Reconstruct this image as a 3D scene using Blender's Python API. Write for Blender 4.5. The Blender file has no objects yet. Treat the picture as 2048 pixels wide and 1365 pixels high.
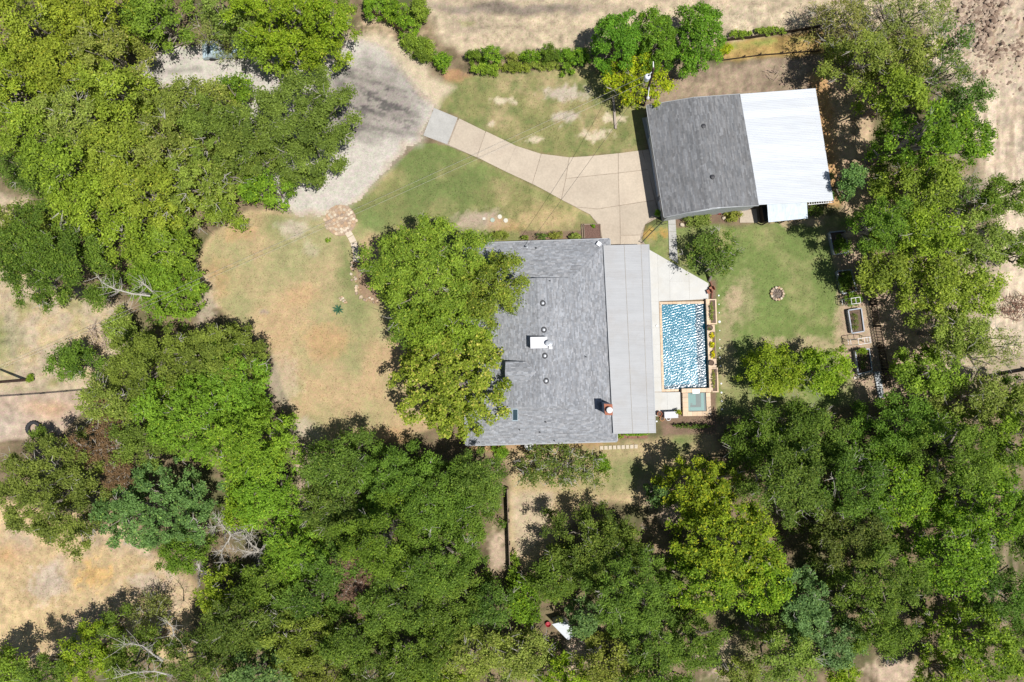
import bpy, math, random
import numpy as np
from mathutils import Vector

# ------------------------------------------------------------------ camera, sky, sun, exposure
C = bpy.context.scene.collection
scene = bpy.context.scene
CAM_H = 75.0                    # height of the drone above the ground, metres
S = 112.5 / 2048.0              # metres on the ground for one pixel of the photograph
cam = bpy.data.cameras.new('camera'); cam_o = bpy.data.objects.new('camera', cam); C.objects.link(cam_o)
cam.sensor_width = 36.0; cam.lens = 24.0; cam.clip_end = 2000.0; cam.clip_start = 1.0
cam_o.location = (0, 0, CAM_H); cam_o.rotation_euler = (0, 0, 0)
scene.camera = cam_o

SUN = Vector((0.33, -0.155, 1.0)).normalized()
world = bpy.data.worlds.new('World'); scene.world = world; world.use_nodes = True
wn = world.node_tree; wn.nodes.clear()
sky = wn.nodes.new('ShaderNodeTexSky'); sky.sky_type = 'NISHITA'; sky.sun_disc = False
sky.sun_elevation = math.asin(SUN.z); sky.sun_rotation = math.atan2(SUN.x, SUN.y)
sky.air_density = 1.0; sky.dust_density = 1.0; sky.ozone_density = 1.0
bg = wn.nodes.new('ShaderNodeBackground'); bg.inputs['Strength'].default_value = 0.062
wo = wn.nodes.new('ShaderNodeOutputWorld')
wn.links.new(sky.outputs[0], bg.inputs[0]); wn.links.new(bg.outputs[0], wo.inputs[0])
sl = bpy.data.lights.new('sun', 'SUN'); sl.energy = 5.0; sl.angle = math.radians(0.5); sl.color = (1.0, 0.97, 0.925)
so = bpy.data.objects.new('sun', sl); C.objects.link(so)
so.rotation_euler = SUN.to_track_quat('Z', 'Y').to_euler()
so.location = (30, -14, 90)
scene.view_settings.view_transform = 'Standard'; scene.view_settings.look = 'None'
scene.view_settings.exposure = 0.14; scene.view_settings.gamma = 1.0
try: scene.view_settings.use_curve_mapping = False
except Exception: pass
scene.cycles.max_bounces = 6; scene.cycles.diffuse_bounces = 3; scene.cycles.glossy_bounces = 2
scene.cycles.transmission_bounces = 4; scene.cycles.transparent_max_bounces = 8
scene.cycles.caustics_reflective = False; scene.cycles.caustics_refractive = False
scene.cycles.sample_clamp_direct = 0

rng = np.random.default_rng(7)
random.seed(7)

# ------------------------------------------------------------------ helpers
def P(px, py, z=0.0):
    """Where the ray through a pixel of the 2048 px photograph meets the height z."""
    f = (CAM_H - z) / CAM_H
    return ((px - 1024.0) * S * f, (682.5 - py) * S * f, z)

def linc(r, g, b):
    f = lambda c: (c / 255.0) / 12.92 if c <= 10 else (((c / 255.0) + 0.055) / 1.055) ** 2.4
    return (f(r), f(g), f(b))

LOC = {}
def thing(name, label=None, cat=None, loc=(0, 0, 0), group=None, kind=None, rz=0.0):
    o = bpy.data.objects.new(name, None); C.objects.link(o)
    o.location = loc; o.empty_display_size = 0.3; o.rotation_euler = (0, 0, rz)
    if label: o['label'] = label
    if cat: o['category'] = cat
    if group: o['group'] = group
    if kind: o['kind'] = kind
    LOC[o.name] = tuple(loc)
    return o

def tag(o, label=None, cat=None, group=None, kind=None):
    if label: o['label'] = label
    if cat: o['category'] = cat
    if group: o['group'] = group
    if kind: o['kind'] = kind
    return o

def build(name, verts, faces, mat, parent=None, col=None, smooth=False, quads=False, tris=False):
    """One mesh object.  verts are in world space; they are moved into the parent's frame."""
    v = np.asarray(verts, dtype=np.float64).reshape(-1, 3)
    base = (0, 0, 0)
    if parent is not None: base = LOC.get(parent.name, (0, 0, 0))
    elif len(v):
        base = (float(v[:, 0].mean()), float(v[:, 1].mean()), float(v[:, 2].min()))
    v = v - np.array(base)
    me = bpy.data.meshes.new(name)
    if quads or tris:
        k = 4 if quads else 3
        f = np.asarray(faces, dtype=np.int32).reshape(-1, k)
        me.vertices.add(len(v)); me.vertices.foreach_set('co', v.astype(np.float32).ravel())
        me.loops.add(f.size); me.loops.foreach_set('vertex_index', f.ravel())
        me.polygons.add(len(f)); me.polygons.foreach_set('loop_start', np.arange(0, f.size, k, dtype=np.int32))
        me.polygons.foreach_set('loop_total', np.full(len(f), k, dtype=np.int32))
        me.update(calc_edges=True)
    else:
        me.from_pydata([tuple(x) for x in v], [], [tuple(int(i) for i in q) for q in faces]); me.update()
    if col is not None:
        a = me.color_attributes.new('Col', 'FLOAT_COLOR', 'POINT')
        c = np.ones((len(v), 4), dtype=np.float32); c[:, :3] = col
        a.data.foreach_set('color', c.ravel())
    if smooth: me.polygons.foreach_set('use_smooth', np.ones(len(me.polygons), dtype=bool))
    me.materials.append(mat)
    o = bpy.data.objects.new(name, me); C.objects.link(o)
    if parent is not None:
        o.parent = parent; LOC[o.name] = base
    else:
        o.location = base; LOC[o.name] = tuple(base)
    return o

class MB:
    """collects shapes in world space"""
    def __init__(self): self.v = []; self.f = []
    def add(self, vs, fs):
        n = len(self.v); self.v += [tuple(a) for a in vs]; self.f += [tuple(i + n for i in q) for q in fs]; return self
    def prism(self, poly, z0, z1):
        """poly: list of (x,y); z0,z1 numbers or lists"""
        a = 0.0; n = len(poly)
        for i in range(n): a += poly[i][0] * poly[(i + 1) % n][1] - poly[(i + 1) % n][0] * poly[i][1]
        if a < 0: poly = poly[::-1]; z1 = z1[::-1] if isinstance(z1, list) else z1; z0 = z0[::-1] if isinstance(z0, list) else z0
        zt = z1 if isinstance(z1, list) else [z1] * n; zb = z0 if isinstance(z0, list) else [z0] * n
        vs = [(p[0], p[1], zb[i]) for i, p in enumerate(poly)] + [(p[0], p[1], zt[i]) for i, p in enumerate(poly)]
        fs = [tuple(range(n - 1, -1, -1)), tuple(range(n, 2 * n))] + [(i, (i + 1) % n, n + (i + 1) % n, n + i) for i in range(n)]
        return self.add(vs, fs)
    def box(self, c, s, rz=0.0):
        cx, cy, cz = c; hx, hy, hz = s[0] / 2, s[1] / 2, s[2] / 2; co, si = math.cos(rz), math.sin(rz)
        poly = [(cx + x * co - y * si, cy + x * si + y * co) for x, y in ((-hx, -hy), (hx, -hy), (hx, hy), (-hx, hy))]
        return self.prism(poly, cz - hz, cz + hz)
    def cyl(self, c, r0, r1, z0, z1, n=16):
        vs = [(c[0] + r0 * math.cos(2 * math.pi * i / n), c[1] + r0 * math.sin(2 * math.pi * i / n), z0) for i in range(n)]
        vs += [(c[0] + r1 * math.cos(2 * math.pi * i / n), c[1] + r1 * math.sin(2 * math.pi * i / n), z1) for i in range(n)]
        return self.add(vs, [tuple(range(n - 1, -1, -1)), tuple(range(n, 2 * n))] + [(i, (i + 1) % n, n + (i + 1) % n, n + i) for i in range(n)])
    def lathe(self, c, prof, n=18):
        vs = []; fs = []
        for (r, z) in prof:
            vs += [(c[0] + r * math.cos(2 * math.pi * i / n), c[1] + r * math.sin(2 * math.pi * i / n), z) for i in range(n)]
        for k in range(len(prof) - 1):
            for i in range(n):
                j = (i + 1) % n; fs.append((k * n + i, k * n + j, (k + 1) * n + j, (k + 1) * n + i))
        fs.append(tuple(range(n - 1, -1, -1)))
        fs.append(tuple((len(prof) - 1) * n + i for i in range(n)))
        return self.add(vs, fs)
    def tube(self, pts, radii, n=6):
        pts = [Vector(p) for p in pts]
        if not hasattr(radii, '__len__'): radii = [radii] * len(pts)
        vs = []; fs = []
        for i, p in enumerate(pts):
            d = (pts[min(i + 1, len(pts) - 1)] - pts[max(i - 1, 0)])
            if d.length < 1e-9: d = Vector((0, 0, 1))
            d.normalize(); a = d.cross(Vector((0, 0, 1)) if abs(d.z) < 0.9 else Vector((1, 0, 0))).normalized(); b = d.cross(a)
            for k in range(n):
                t = 2 * math.pi * k / n; q = p + (a * math.cos(t) + b * math.sin(t)) * radii[i]; vs.append(tuple(q))
        for i in range(len(pts) - 1):
            for k in range(n):
                j = (k + 1) % n; fs.append((i * n + k, i * n + j, (i + 1) * n + j, (i + 1) * n + k))
        fs.append(tuple(range(n - 1, -1, -1))); fs.append(tuple((len(pts) - 1) * n + k for k in range(n)))
        return self.add(vs, fs)
    def beam(self, a, b, w, h):
        a = Vector(a); b = Vector(b); d = (b - a).normalized()
        s = d.cross(Vector((0, 0, 1)) if abs(d.z) < 0.95 else Vector((1, 0, 0))).normalized(); u = s.cross(d)
        vs = [tuple(p + s * i * w / 2 + u * j * h / 2) for p in (a, b) for i, j in ((-1, -1), (1, -1), (1, 1), (-1, 1))]
        return self.add(vs, [(3, 2, 1, 0), (4, 5, 6, 7), (0, 1, 5, 4), (1, 2, 6, 5), (2, 3, 7, 6), (3, 0, 4, 7)])
    def out(self, name, mat, parent=None, smooth=False):
        return build(name, self.v, self.f, mat, parent, smooth=smooth)

def xy(px, py, z=0.0):
    p = P(px, py, z); return (p[0], p[1])
def shrink(poly, d):
    """pulls the corners of a convex-ish polygon in by about d"""
    n = len(poly); cx = sum(p[0] for p in poly) / n; cy = sum(p[1] for p in poly) / n
    out = []
    for i in range(n):
        a = Vector(poly[i - 1]); b = Vector(poly[i]); c = Vector(poly[(i + 1) % n])
        e1 = (b - a).normalized(); e2 = (c - b).normalized()
        n1 = Vector((-e1.y, e1.x)); n2 = Vector((-e2.y, e2.x))
        if n1.dot(Vector((cx, cy)) - (a + b) / 2) < 0: n1 = -n1
        if n2.dot(Vector((cx, cy)) - (b + c) / 2) < 0: n2 = -n2
        m = (n1 + n2)
        k = d / max(0.35, 0.5 * (1 + n1.dot(n2)))
        q = b + m * 0.5 * k; out.append((q.x, q.y))
    return out

# ------------------------------------------------------------------ numpy noise
def vnoise(x, y, seed):
    r = np.random.default_rng(seed); T = r.random((256, 256))
    xi = np.floor(x).astype(int); yi = np.floor(y).astype(int); fx = x - xi; fy = y - yi
    fx = fx * fx * (3 - 2 * fx); fy = fy * fy * (3 - 2 * fy)
    a = T[xi & 255, yi & 255]; b = T[(xi + 1) & 255, yi & 255]; c = T[xi & 255, (yi + 1) & 255]; d = T[(xi + 1) & 255, (yi + 1) & 255]
    return (a * (1 - fx) + b * fx) * (1 - fy) + (c * (1 - fx) + d * fx) * fy
def fbm(x, y, scale, octv=4, seed=1, gain=0.55):
    s = 0; amp = 1.0; tot = 0; f = 1.0 / scale
    for k in range(octv):
        s = s + amp * vnoise(x * f + 13.7 * k + seed * 3.1, y * f + 7.3 * k, seed + k * 17); tot += amp; amp *= gain; f *= 2.03
    return s / tot - 0.5            # -0.5 .. 0.5
def sdist(px, py, poly):
    """signed distance in photo pixels to a polygon (negative inside)"""
    d = np.full(px.shape, 1e9); inside = np.zeros(px.shape, bool); n = len(poly)
    for i in range(n):
        x0, y0 = poly[i]; x1, y1 = poly[(i + 1) % n]; ex, ey = x1 - x0, y1 - y0
        t = np.clip(((px - x0) * ex + (py - y0) * ey) / (ex * ex + ey * ey + 1e-9), 0, 1)
        d = np.minimum(d, np.hypot(px - x0 - t * ex, py - y0 - t * ey))
        c = ((y0 > py) != (y1 > py)) & (px < (x1 - x0) * (py - y0) / (y1 - y0 + 1e-12) + x0); inside ^= c
    return np.where(inside, -d, d)

# ------------------------------------------------------------------ materials
MATS = {}
def mat(name, col, rough=0.8, var=0.18, scale=6.0, bump=0.0, bscale=20.0, metal=0.0, attr=False, spec=0.3, fine=0.0, aniso=None, dirt=None, objvar=0.0):
    if name in MATS: return MATS[name]
    m = bpy.data.materials.new(name); m.use_nodes = True; nt = m.node_tree; N = nt.nodes; L = nt.links; N.clear()
    out = N.new('ShaderNodeOutputMaterial'); bs = N.new('ShaderNodeBsdfPrincipled'); L.new(bs.outputs[0], out.inputs[0])
    bs.inputs['Roughness'].default_value = rough; bs.inputs['Metallic'].default_value = metal
    bs.inputs['Specular IOR Level'].default_value = spec
    geo = N.new('ShaderNodeNewGeometry'); vec = geo.outputs['Position']
    if aniso:
        mp = N.new('ShaderNodeMapping'); mp.inputs['Scale'].default_value = aniso; L.new(vec, mp.inputs['Vector']); vec = mp.outputs[0]
    nz = N.new('ShaderNodeTexNoise'); nz.inputs['Scale'].default_value = scale; nz.inputs['Detail'].default_value = 5; L.new(vec, nz.inputs['Vector'])
    mr = N.new('ShaderNodeMapRange'); mr.inputs['From Min'].default_value = 0.25; mr.inputs['From Max'].default_value = 0.75
    mr.inputs['To Min'].default_value = 1 - var; mr.inputs['To Max'].default_value = 1 + var; L.new(nz.outputs['Fac'], mr.inputs['Value'])
    fac = mr.outputs[0]
    if fine:
        n2 = N.new('ShaderNodeTexNoise'); n2.inputs['Scale'].default_value = scale * 6; n2.inputs['Detail'].default_value = 3; L.new(vec, n2.inputs['Vector'])
        m2 = N.new('ShaderNodeMapRange'); m2.inputs['From Min'].default_value = 0.3; m2.inputs['From Max'].default_value = 0.7
        m2.inputs['To Min'].default_value = 1 - fine; m2.inputs['To Max'].default_value = 1 + fine; L.new(n2.outputs['Fac'], m2.inputs['Value'])
        mu = N.new('ShaderNodeMath'); mu.operation = 'MULTIPLY'; L.new(fac, mu.inputs[0]); L.new(m2.outputs[0], mu.inputs[1]); fac = mu.outputs[0]
    if objvar:
        oi = N.new('ShaderNodeObjectInfo'); om = N.new('ShaderNodeMapRange'); om.inputs['To Min'].default_value = 1 - objvar; om.inputs['To Max'].default_value = 1 + objvar
        L.new(oi.outputs['Random'], om.inputs['Value']); ou = N.new('ShaderNodeMath'); ou.operation = 'MULTIPLY'; L.new(fac, ou.inputs[0]); L.new(om.outputs[0], ou.inputs[1]); fac = ou.outputs[0]
    if attr:
        ca = N.new('ShaderNodeAttribute'); ca.attribute_name = 'Col'; src = ca.outputs['Color']
    else:
        rg = N.new('ShaderNodeRGB'); rg.outputs[0].default_value = (*col, 1); src = rg.outputs[0]
    if dirt:
        dz = N.new('ShaderNodeTexNoise'); dz.inputs['Scale'].default_value = dirt[1]; dz.inputs['Detail'].default_value = 6; dz.inputs['Roughness'].default_value = 0.65
        L.new(geo.outputs['Position'], dz.inputs['Vector'])
        dr = N.new('ShaderNodeMapRange'); dr.inputs['From Min'].default_value = 0.48; dr.inputs['From Max'].default_value = 0.72; L.new(dz.outputs['Fac'], dr.inputs['Value'])
        dm = N.new('ShaderNodeMath'); dm.operation = 'MULTIPLY'; dm.inputs[1].default_value = dirt[2]; L.new(dr.outputs[0], dm.inputs[0])
        mx = N.new('ShaderNodeMix'); mx.data_type = 'RGBA'; L.new(dm.outputs[0], mx.inputs[0]); L.new(src, mx.inputs[6]); mx.inputs[7].default_value = (*dirt[0], 1); src = mx.outputs[2]
    vm = N.new('ShaderNodeVectorMath'); vm.operation = 'SCALE'; L.new(src, vm.inputs[0]); L.new(fac, vm.inputs['Scale'])
    L.new(vm.outputs[0], bs.inputs['Base Color'])
    if bump:
        nb = N.new('ShaderNodeTexNoise'); nb.inputs['Scale'].default_value = bscale; nb.inputs['Detail'].default_value = 4; L.new(vec, nb.inputs['Vector'])
        b = N.new('ShaderNodeBump'); b.inputs['Strength'].default_value = 1.0; b.inputs['Distance'].default_value = bump; L.new(nb.outputs['Fac'], b.inputs['Height']); L.new(b.outputs[0], bs.inputs['Normal'])
    MATS[name] = m; return m

def leaf_material():
    m = bpy.data.materials.new('foliage'); m.use_nodes = True; nt = m.node_tree; N = nt.nodes; L = nt.links; N.clear()
    out = N.new('ShaderNodeOutputMaterial'); ca = N.new('ShaderNodeAttribute'); ca.attribute_name = 'Col'
    bs = N.new('ShaderNodeBsdfPrincipled'); bs.inputs['Roughness'].default_value = 0.5; bs.inputs['Specular IOR Level'].default_value = 0.12
    nz = N.new('ShaderNodeTexNoise'); nz.inputs['Scale'].default_value = 9.0; nz.inputs['Detail'].default_value = 3
    geo = N.new('ShaderNodeNewGeometry'); L.new(geo.outputs['Position'], nz.inputs['Vector'])
    mr = N.new('ShaderNodeMapRange'); mr.inputs['From Min'].default_value = 0.3; mr.inputs['From Max'].default_value = 0.7; mr.inputs['To Min'].default_value = 0.72; mr.inputs['To Max'].default_value = 1.3
    L.new(nz.outputs['Fac'], mr.inputs['Value'])
    vm = N.new('ShaderNodeVectorMath'); vm.operation = 'SCALE'; L.new(ca.outputs['Color'], vm.inputs[0]); L.new(mr.outputs[0], vm.inputs['Scale'])
    L.new(vm.outputs[0], bs.inputs['Base Color'])
    tr = N.new('ShaderNodeBsdfTranslucent'); v2 = N.new('ShaderNodeVectorMath'); v2.operation = 'MULTIPLY'; v2.inputs[1].default_value = (1.15, 1.25, 0.6)
    L.new(vm.outputs[0], v2.inputs[0]); L.new(v2.outputs[0], tr.inputs['Color'])
    mx = N.new('ShaderNodeMixShader'); mx.inputs[0].default_value = 0.32; L.new(bs.outputs[0], mx.inputs[1]); L.new(tr.outputs[0], mx.inputs[2])
    L.new(mx.outputs[0], out.inputs[0]); return m
LEAF = leaf_material()

def ground_material(name, bump=0.03, lo=0.84, hi=1.16, blades=True):
    m = bpy.data.materials.new(name); m.use_nodes = True; nt = m.node_tree; N = nt.nodes; L = nt.links; N.clear()
    out = N.new('ShaderNodeOutputMaterial'); bs = N.new('ShaderNodeBsdfPrincipled'); L.new(bs.outputs[0], out.inputs[0])
    bs.inputs['Roughness'].default_value = 0.95; bs.inputs['Specular IOR Level'].default_value = 0.1
    ca = N.new('ShaderNodeAttribute'); ca.attribute_name = 'Col'; geo = N.new('ShaderNodeNewGeometry')
    fac = None
    for sc, a, b, det in ((0.9, 0.93, 1.07, 4), (5.5, lo, hi, 5), (26.0, 0.72, 1.28, 3)):
        nz = N.new('ShaderNodeTexNoise'); nz.inputs['Scale'].default_value = sc; nz.inputs['Detail'].default_value = det; nz.inputs['Roughness'].default_value = 0.65
        L.new(geo.outputs['Position'], nz.inputs['Vector'])
        mr = N.new('ShaderNodeMapRange'); mr.inputs['From Min'].default_value = 0.3; mr.inputs['From Max'].default_value = 0.7; mr.inputs['To Min'].default_value = a; mr.inputs['To Max'].default_value = b
        L.new(nz.outputs['Fac'], mr.inputs['Value'])
        if fac is None: fac = mr.outputs[0]
        else:
            mu = N.new('ShaderNodeMath'); mu.operation = 'MULTIPLY'; L.new(fac, mu.inputs[0]); L.new(mr.outputs[0], mu.inputs[1]); fac = mu.outputs[0]
    # hue shift between straw and green at the scale of tufts
    nh = N.new('ShaderNodeTexNoise'); nh.inputs['Scale'].default_value = 2.6; nh.inputs['Detail'].default_value = 5; L.new(geo.outputs['Position'], nh.inputs['Vector'])
    hr = N.new('ShaderNodeMapRange'); hr.inputs['From Min'].default_value = 0.35; hr.inputs['From Max'].default_value = 0.65; L.new(nh.outputs['Fac'], hr.inputs['Value'])
    mc = N.new('ShaderNodeMix'); mc.data_type = 'RGBA'; L.new(hr.outputs[0], mc.inputs[0]); mc.inputs[6].default_value = (0.95, 1.03, 0.93, 1); mc.inputs[7].default_value = (1.05, 0.98, 1.03, 1)
    v0 = N.new('ShaderNodeVectorMath'); v0.operation = 'MULTIPLY'; L.new(ca.outputs['Color'], v0.inputs[0]); L.new(mc.outputs[2], v0.inputs[1])
    vm = N.new('ShaderNodeVectorMath'); vm.operation = 'SCALE'; L.new(v0.outputs[0], vm.inputs[0]); L.new(fac, vm.inputs['Scale']); L.new(vm.outputs[0], bs.inputs['Base Color'])
    nb = N.new('ShaderNodeTexNoise'); nb.inputs['Scale'].default_value = 7.0; nb.inputs['Detail'].default_value = 6; nb.inputs['Roughness'].default_value = 0.7; L.new(geo.outputs['Position'], nb.inputs['Vector'])
    b = N.new('ShaderNodeBump'); b.inputs['Distance'].default_value = bump; b.inputs['Strength'].default_value = 1.0; L.new(nb.outputs['Fac'], b.inputs['Height']); L.new(b.outputs[0], bs.inputs['Normal'])
    return m

# ------------------------------------------------------------------ the ground
POOL_HOLE = [(1319, 604), (1413, 602), (1419, 783), (1324, 785)]
SPA_HOLE = [(1364, 777), (1418, 776), (1419, 831), (1365, 832)]
ROAD = [(250, 150), (300, 108), (360, 92), (430, 92), (520, 108), (600, 108), (660, 112), (690, 82), (722, 78), (770, 95), (805, 140), (850, 190), (868, 215),
        (846, 272), (838, 290), (812, 292), (770, 345), (735, 380), (706, 408), (680, 424), (640, 432), (598, 430), (568, 415), (540, 400), (500, 340),
        (440, 250), (380, 200), (330, 178), (270, 190)]

def paint(px, py):
    """base colour (albedo) of the earth and grass at a pixel of the photograph"""
    n1 = fbm(px, py, 60, 5, 3); n2 = fbm(px, py, 22, 4, 11); n3 = fbm(px, py, 9, 3, 23); n4 = fbm(px, py, 150, 4, 31)
    col = np.zeros(px.shape + (3,)); col[:] = (0.15, 0.115, 0.07)
    wx = px + 26 * n1 + 16 * n2; wy = py + 26 * fbm(px, py, 55, 4, 41) + 16 * fbm(px, py, 20, 3, 43)
    def mixp(c, m):
        m = np.clip(m, 0, 1)[..., None]; col[:] = col * (1 - m) + np.array(c) * m
    def poly(c, pts, soft=14, warp=1.0, k=1.0):
        x = px + (wx - px) * warp; y = py + (wy - py) * warp
        mixp(c, (0.5 - sdist(x, y, pts) / soft) * 1.0 * k if k == 1 else np.clip(0.5 - sdist(x, y, pts) / soft, 0, 1) * k)
    def blob(c, cx, cy, rx, ry, k=1.0, rough=1.0):
        r = np.hypot((wx - cx) / rx, (wy - cy) / ry); mixp(c, np.clip((1.15 - r) * 1.6 + rough * n3 * 1.2, 0, 1) * k)
    STRAW = (0.40, 0.305, 0.175); PALE = (0.415, 0.335, 0.235); GREEN = (0.120, 0.165, 0.052); OLIVE = (0.215, 0.205, 0.085); ORANGE = (0.40, 0.245, 0.125); DIRT = (0.37, 0.285, 0.205); GREY = (0.42, 0.36, 0.28)
    LITTER = (0.215, 0.16, 0.10)
    mixp(LITTER, 0.45 + n2 * 3); mixp((0.09, 0.10, 0.04), 0.1 + n1 * 3)
    # far field along the top
    poly(PALE, [(820, -200), (2300, -200), (2300, 60), (1640, 58), (1450, 85), (1180, 100), (940, 108), (880, 90), (850, 30)], 20)
    field = sdist(px, py, [(860, -200), (1700, -200), (1700, 60), (1450, 75), (1180, 95), (960, 100), (890, 80)]) < 0
    mixp((0.36, 0.285, 0.20), np.where(field, np.clip(n2 * 3 + 0.3, 0, 1) * 0.55, 0))
    blob((0.17, 0.14, 0.115), 1030, 18, 190, 15, 0.85); blob((0.27, 0.215, 0.165), 940, 55, 45, 25, 0.4); blob((0.52, 0.43, 0.31), 1480, 40, 120, 18, 0.5)
    blob((0.26, 0.26, 0.10), 930, 50, 18, 8, 0.5)
    # bare sand on the right
    SAND = (0.53, 0.43, 0.325)
    poly(SAND, [(1860, -200), (2400, -200), (2400, 330), (2400, 720), (1950, 700), (1990, 560), (1990, 430), (1960, 300), (1930, 180), (1850, 110)], 26)
    mixp((0.20, 0.14, 0.10), np.clip((n2 + n3 * 1.3) * 5 + 0.1, 0, 1) * np.clip(1.5 - np.hypot((px - 1985) / 110, (py - 60) / 80), 0, 1) * 0.9)
    mixp((0.52, 0.43, 0.33), np.clip(-(n2 + n3) * 4, 0, 1) * np.clip((px - 1850) / 60, 0, 1) * (py < 760) * 0.6)
    mixp((0.33, 0.25, 0.175), np.clip((n2 + n1) * 4, 0, 1) * (px > 1880) * (py < 760) * 0.45)
    ruts = fbm(px + n1 * 8, py * 0.06, 9, 3, 53)
    mixp((0.27, 0.205, 0.145), np.where((px > 1930) & (py > 100), np.clip(ruts * 5, 0, 1) * 0.65 * np.clip((py - 110) / 120, 0, 1), 0))
    poly((0.50, 0.41, 0.30), [(1700, 560), (2060, 420), (2060, 760), (1780, 780)], 30, 1, 0.45)
    # strip behind the garage
    poly((0.27, 0.205, 0.145), [(1290, 160), (1340, 125), (1440, 130), (1640, 105), (1700, 140), (1690, 200), (1560, 190), (1290, 215)], 12)
    poly((0.45, 0.275, 0.13), [(1618, 150), (1660, 150), (1700, 410), (1660, 415)], 12, 0.6)
    poly((0.42, 0.31, 0.20), [(1655, 150), (1740, 150), (1760, 560), (1690, 540), (1690, 410)], 16, 0.8)
    poly((0.33, 0.225, 0.085), [(1440, 88), (1650, 60), (1650, 108), (1450, 122)], 8, 0.5)
    mixp((0.20, 0.22, 0.06), np.clip(1 - np.abs(py - (96 - (px - 1450) * 0.14)) / 12, 0, 1) * ((px > 1440) & (px < 1640)) * np.clip(n2 * 4 + .3, 0, 1))
    # lawn north of the drive
    poly(OLIVE, [(850, 165), (905, 160), (960, 150), (1180, 135), (1290, 215), (1290, 300), (1210, 309), (1140, 314), (1080, 307), (1030, 292), (916, 236), (868, 214)], 8, 0.35)
    north = sdist(px, py, [(850, 165), (960, 150), (1180, 135), (1290, 215), (1290, 302), (1140, 316), (1030, 292), (868, 214)]) < 0
    mixp(STRAW, np.where(north, np.clip(n1 * 4 + 0.25, 0, 1) * 0.75, 0))
    mixp(GREEN, np.where(north, np.clip(-n2 * 4 - 0.05, 0, 1) * 0.6, 0))
    for b in ((1130, 190, 45, 17), (1130, 235, 32, 12)): blob((0.40, 0.34, 0.27), *b, 0.95, 2.0)
    for b in ((1012, 205, 24, 10), (985, 248, 12, 7), (1066, 278, 17, 7), (1190, 275, 32, 11), (1225, 240, 20, 8)): blob((0.50, 0.42, 0.31), *b, 0.85, 2.5)
    blob((0.33, 0.19, 0.10), 905, 155, 30, 12, 0.8)
    blob((0.40, 0.30, 0.20), 820, 95, 50, 26, 0.6, 2); blob((0.42, 0.32, 0.21), 760, 50, 40, 22, 0.9, 2); blob((0.38, 0.32, 0.22), 720, 75, 30, 14, 0.7, 2)
    poly((0.46, 0.38, 0.27), [(690, 70), (760, 65), (830, 90), (860, 150), (905, 175), (870, 220), (845, 200), (790, 130), (740, 95)], 16, 0.8)
    # lawn between road, drive and house
    poly(OLIVE, [(700, 410), (770, 345), (838, 288), (895, 290), (1020, 345), (1130, 402), (1185, 430), (1200, 455), (1190, 480), (980, 490), (720, 490)], 8, 0.25)
    mid = sdist(px, py, [(700, 410), (838, 288), (895, 290), (1130, 402), (1185, 430), (1190, 485), (720, 495)]) < 0
    mixp(STRAW, np.where(mid, np.clip(n2 * 1.5 + n1 * 2.5 + 0.15, 0, 1) * 0.6, 0))
    mixp(GREEN, np.where(mid, np.clip(-n1 * 3 - n4 * 3 + 0.1, 0, 1) * 0.75, 0))
    mixp((0.155, 0.195, 0.06), np.clip(1 - np.abs((py - 292) - (px - 900) * 0.49 - 12) / 14, 0, 1) * np.where(mid, 0.55, 0))
    blob((0.36, 0.285, 0.22), 955, 440, 55, 22, 0.9, 1.2); blob(ORANGE, 1010, 450, 40, 16, 0.55); blob((0.46, 0.33, 0.18), 1090, 430, 70, 28, 0.45)
    # front lawn
    poly(STRAW, [(385, 540), (430, 460), (500, 420), (600, 425), (700, 440), (760, 470), (800, 640), (860, 860), (620, 905), (590, 840), (540, 700), (440, 620)], 10, 0.5)
    fr = np.clip(-sdist(px, py, [(385, 540), (430, 460), (500, 420), (700, 430), (800, 500), (800, 640), (900, 860), (600, 905), (540, 700), (440, 620)]) / 12, 0, 1)
    mixp((0.41, 0.275, 0.155), fr * np.clip(n4 * 3 + .45, 0, 1) * 0.6); mixp((0.27, 0.26, 0.125), fr * np.clip(-n4 * 4 + n1 * 2 + 0.25, 0, 1) * 0.8)
    mixp(GREEN, fr * np.clip(1 - np.hypot((wx - 720) / 60, (wy - 600) / 150), 0, 1) * 0.55)
    mixp(GREEN, fr * np.clip(1 - np.hypot((wx - 545) / 45, (wy - 450) / 40), 0, 1) * 0.6)
    mixp(GREEN, fr * np.clip(1 - np.hypot((wx - 690) / 28, (wy - 530) / 60), 0, 1) * 0.8)
    mixp((0.17, 0.215, 0.075), np.clip(1.1 - np.hypot((wx - 735) / 35, (wy - 450) / 28), 0, 1) * 0.9)
    for b in ((655, 680, 50, 45, .6), (430, 560, 40, 40, .45), (480, 470, 35, 22, .5), (780, 870, 50, 20, .5), (600, 590, 40, 30, .3)): blob(ORANGE, *b[:4], b[4])
    for b in ((590, 455, 38, 20, .85), (405, 600, 30, 60, .5), (610, 860, 35, 30, .7), (560, 760, 40, 60, .45), (625, 495, 20, 16, .4)): blob(GREY, *b[:4], b[4])
    blob((0.30, 0.24, 0.19), 526, 623, 12, 5, 0.8)
    poly(DIRT, [(575, 880), (640, 880), (625, 960), (605, 1050), (590, 1050), (600, 950)], 10, 0.5)
    poly((0.27, 0.185, 0.12), [(705, 520), (720, 590), (760, 610), (740, 520)], 6, 0.4)
    # back lawn
    poly((0.150, 0.190, 0.060), [(1283, 490), (1300, 455), (1345, 440), (1480, 455), (1640, 440), (1700, 430), (1720, 800), (1560, 840), (1435, 830), (1425, 590), (1300, 500)], 10, 0.4)
    bk = np.clip(-sdist(px, py, [(1283, 490), (1310, 445), (1480, 450), (1640, 430), (1720, 420), (1740, 800), (1400, 900), (1425, 590), (1300, 500)]) / 10, 0, 1)
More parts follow.
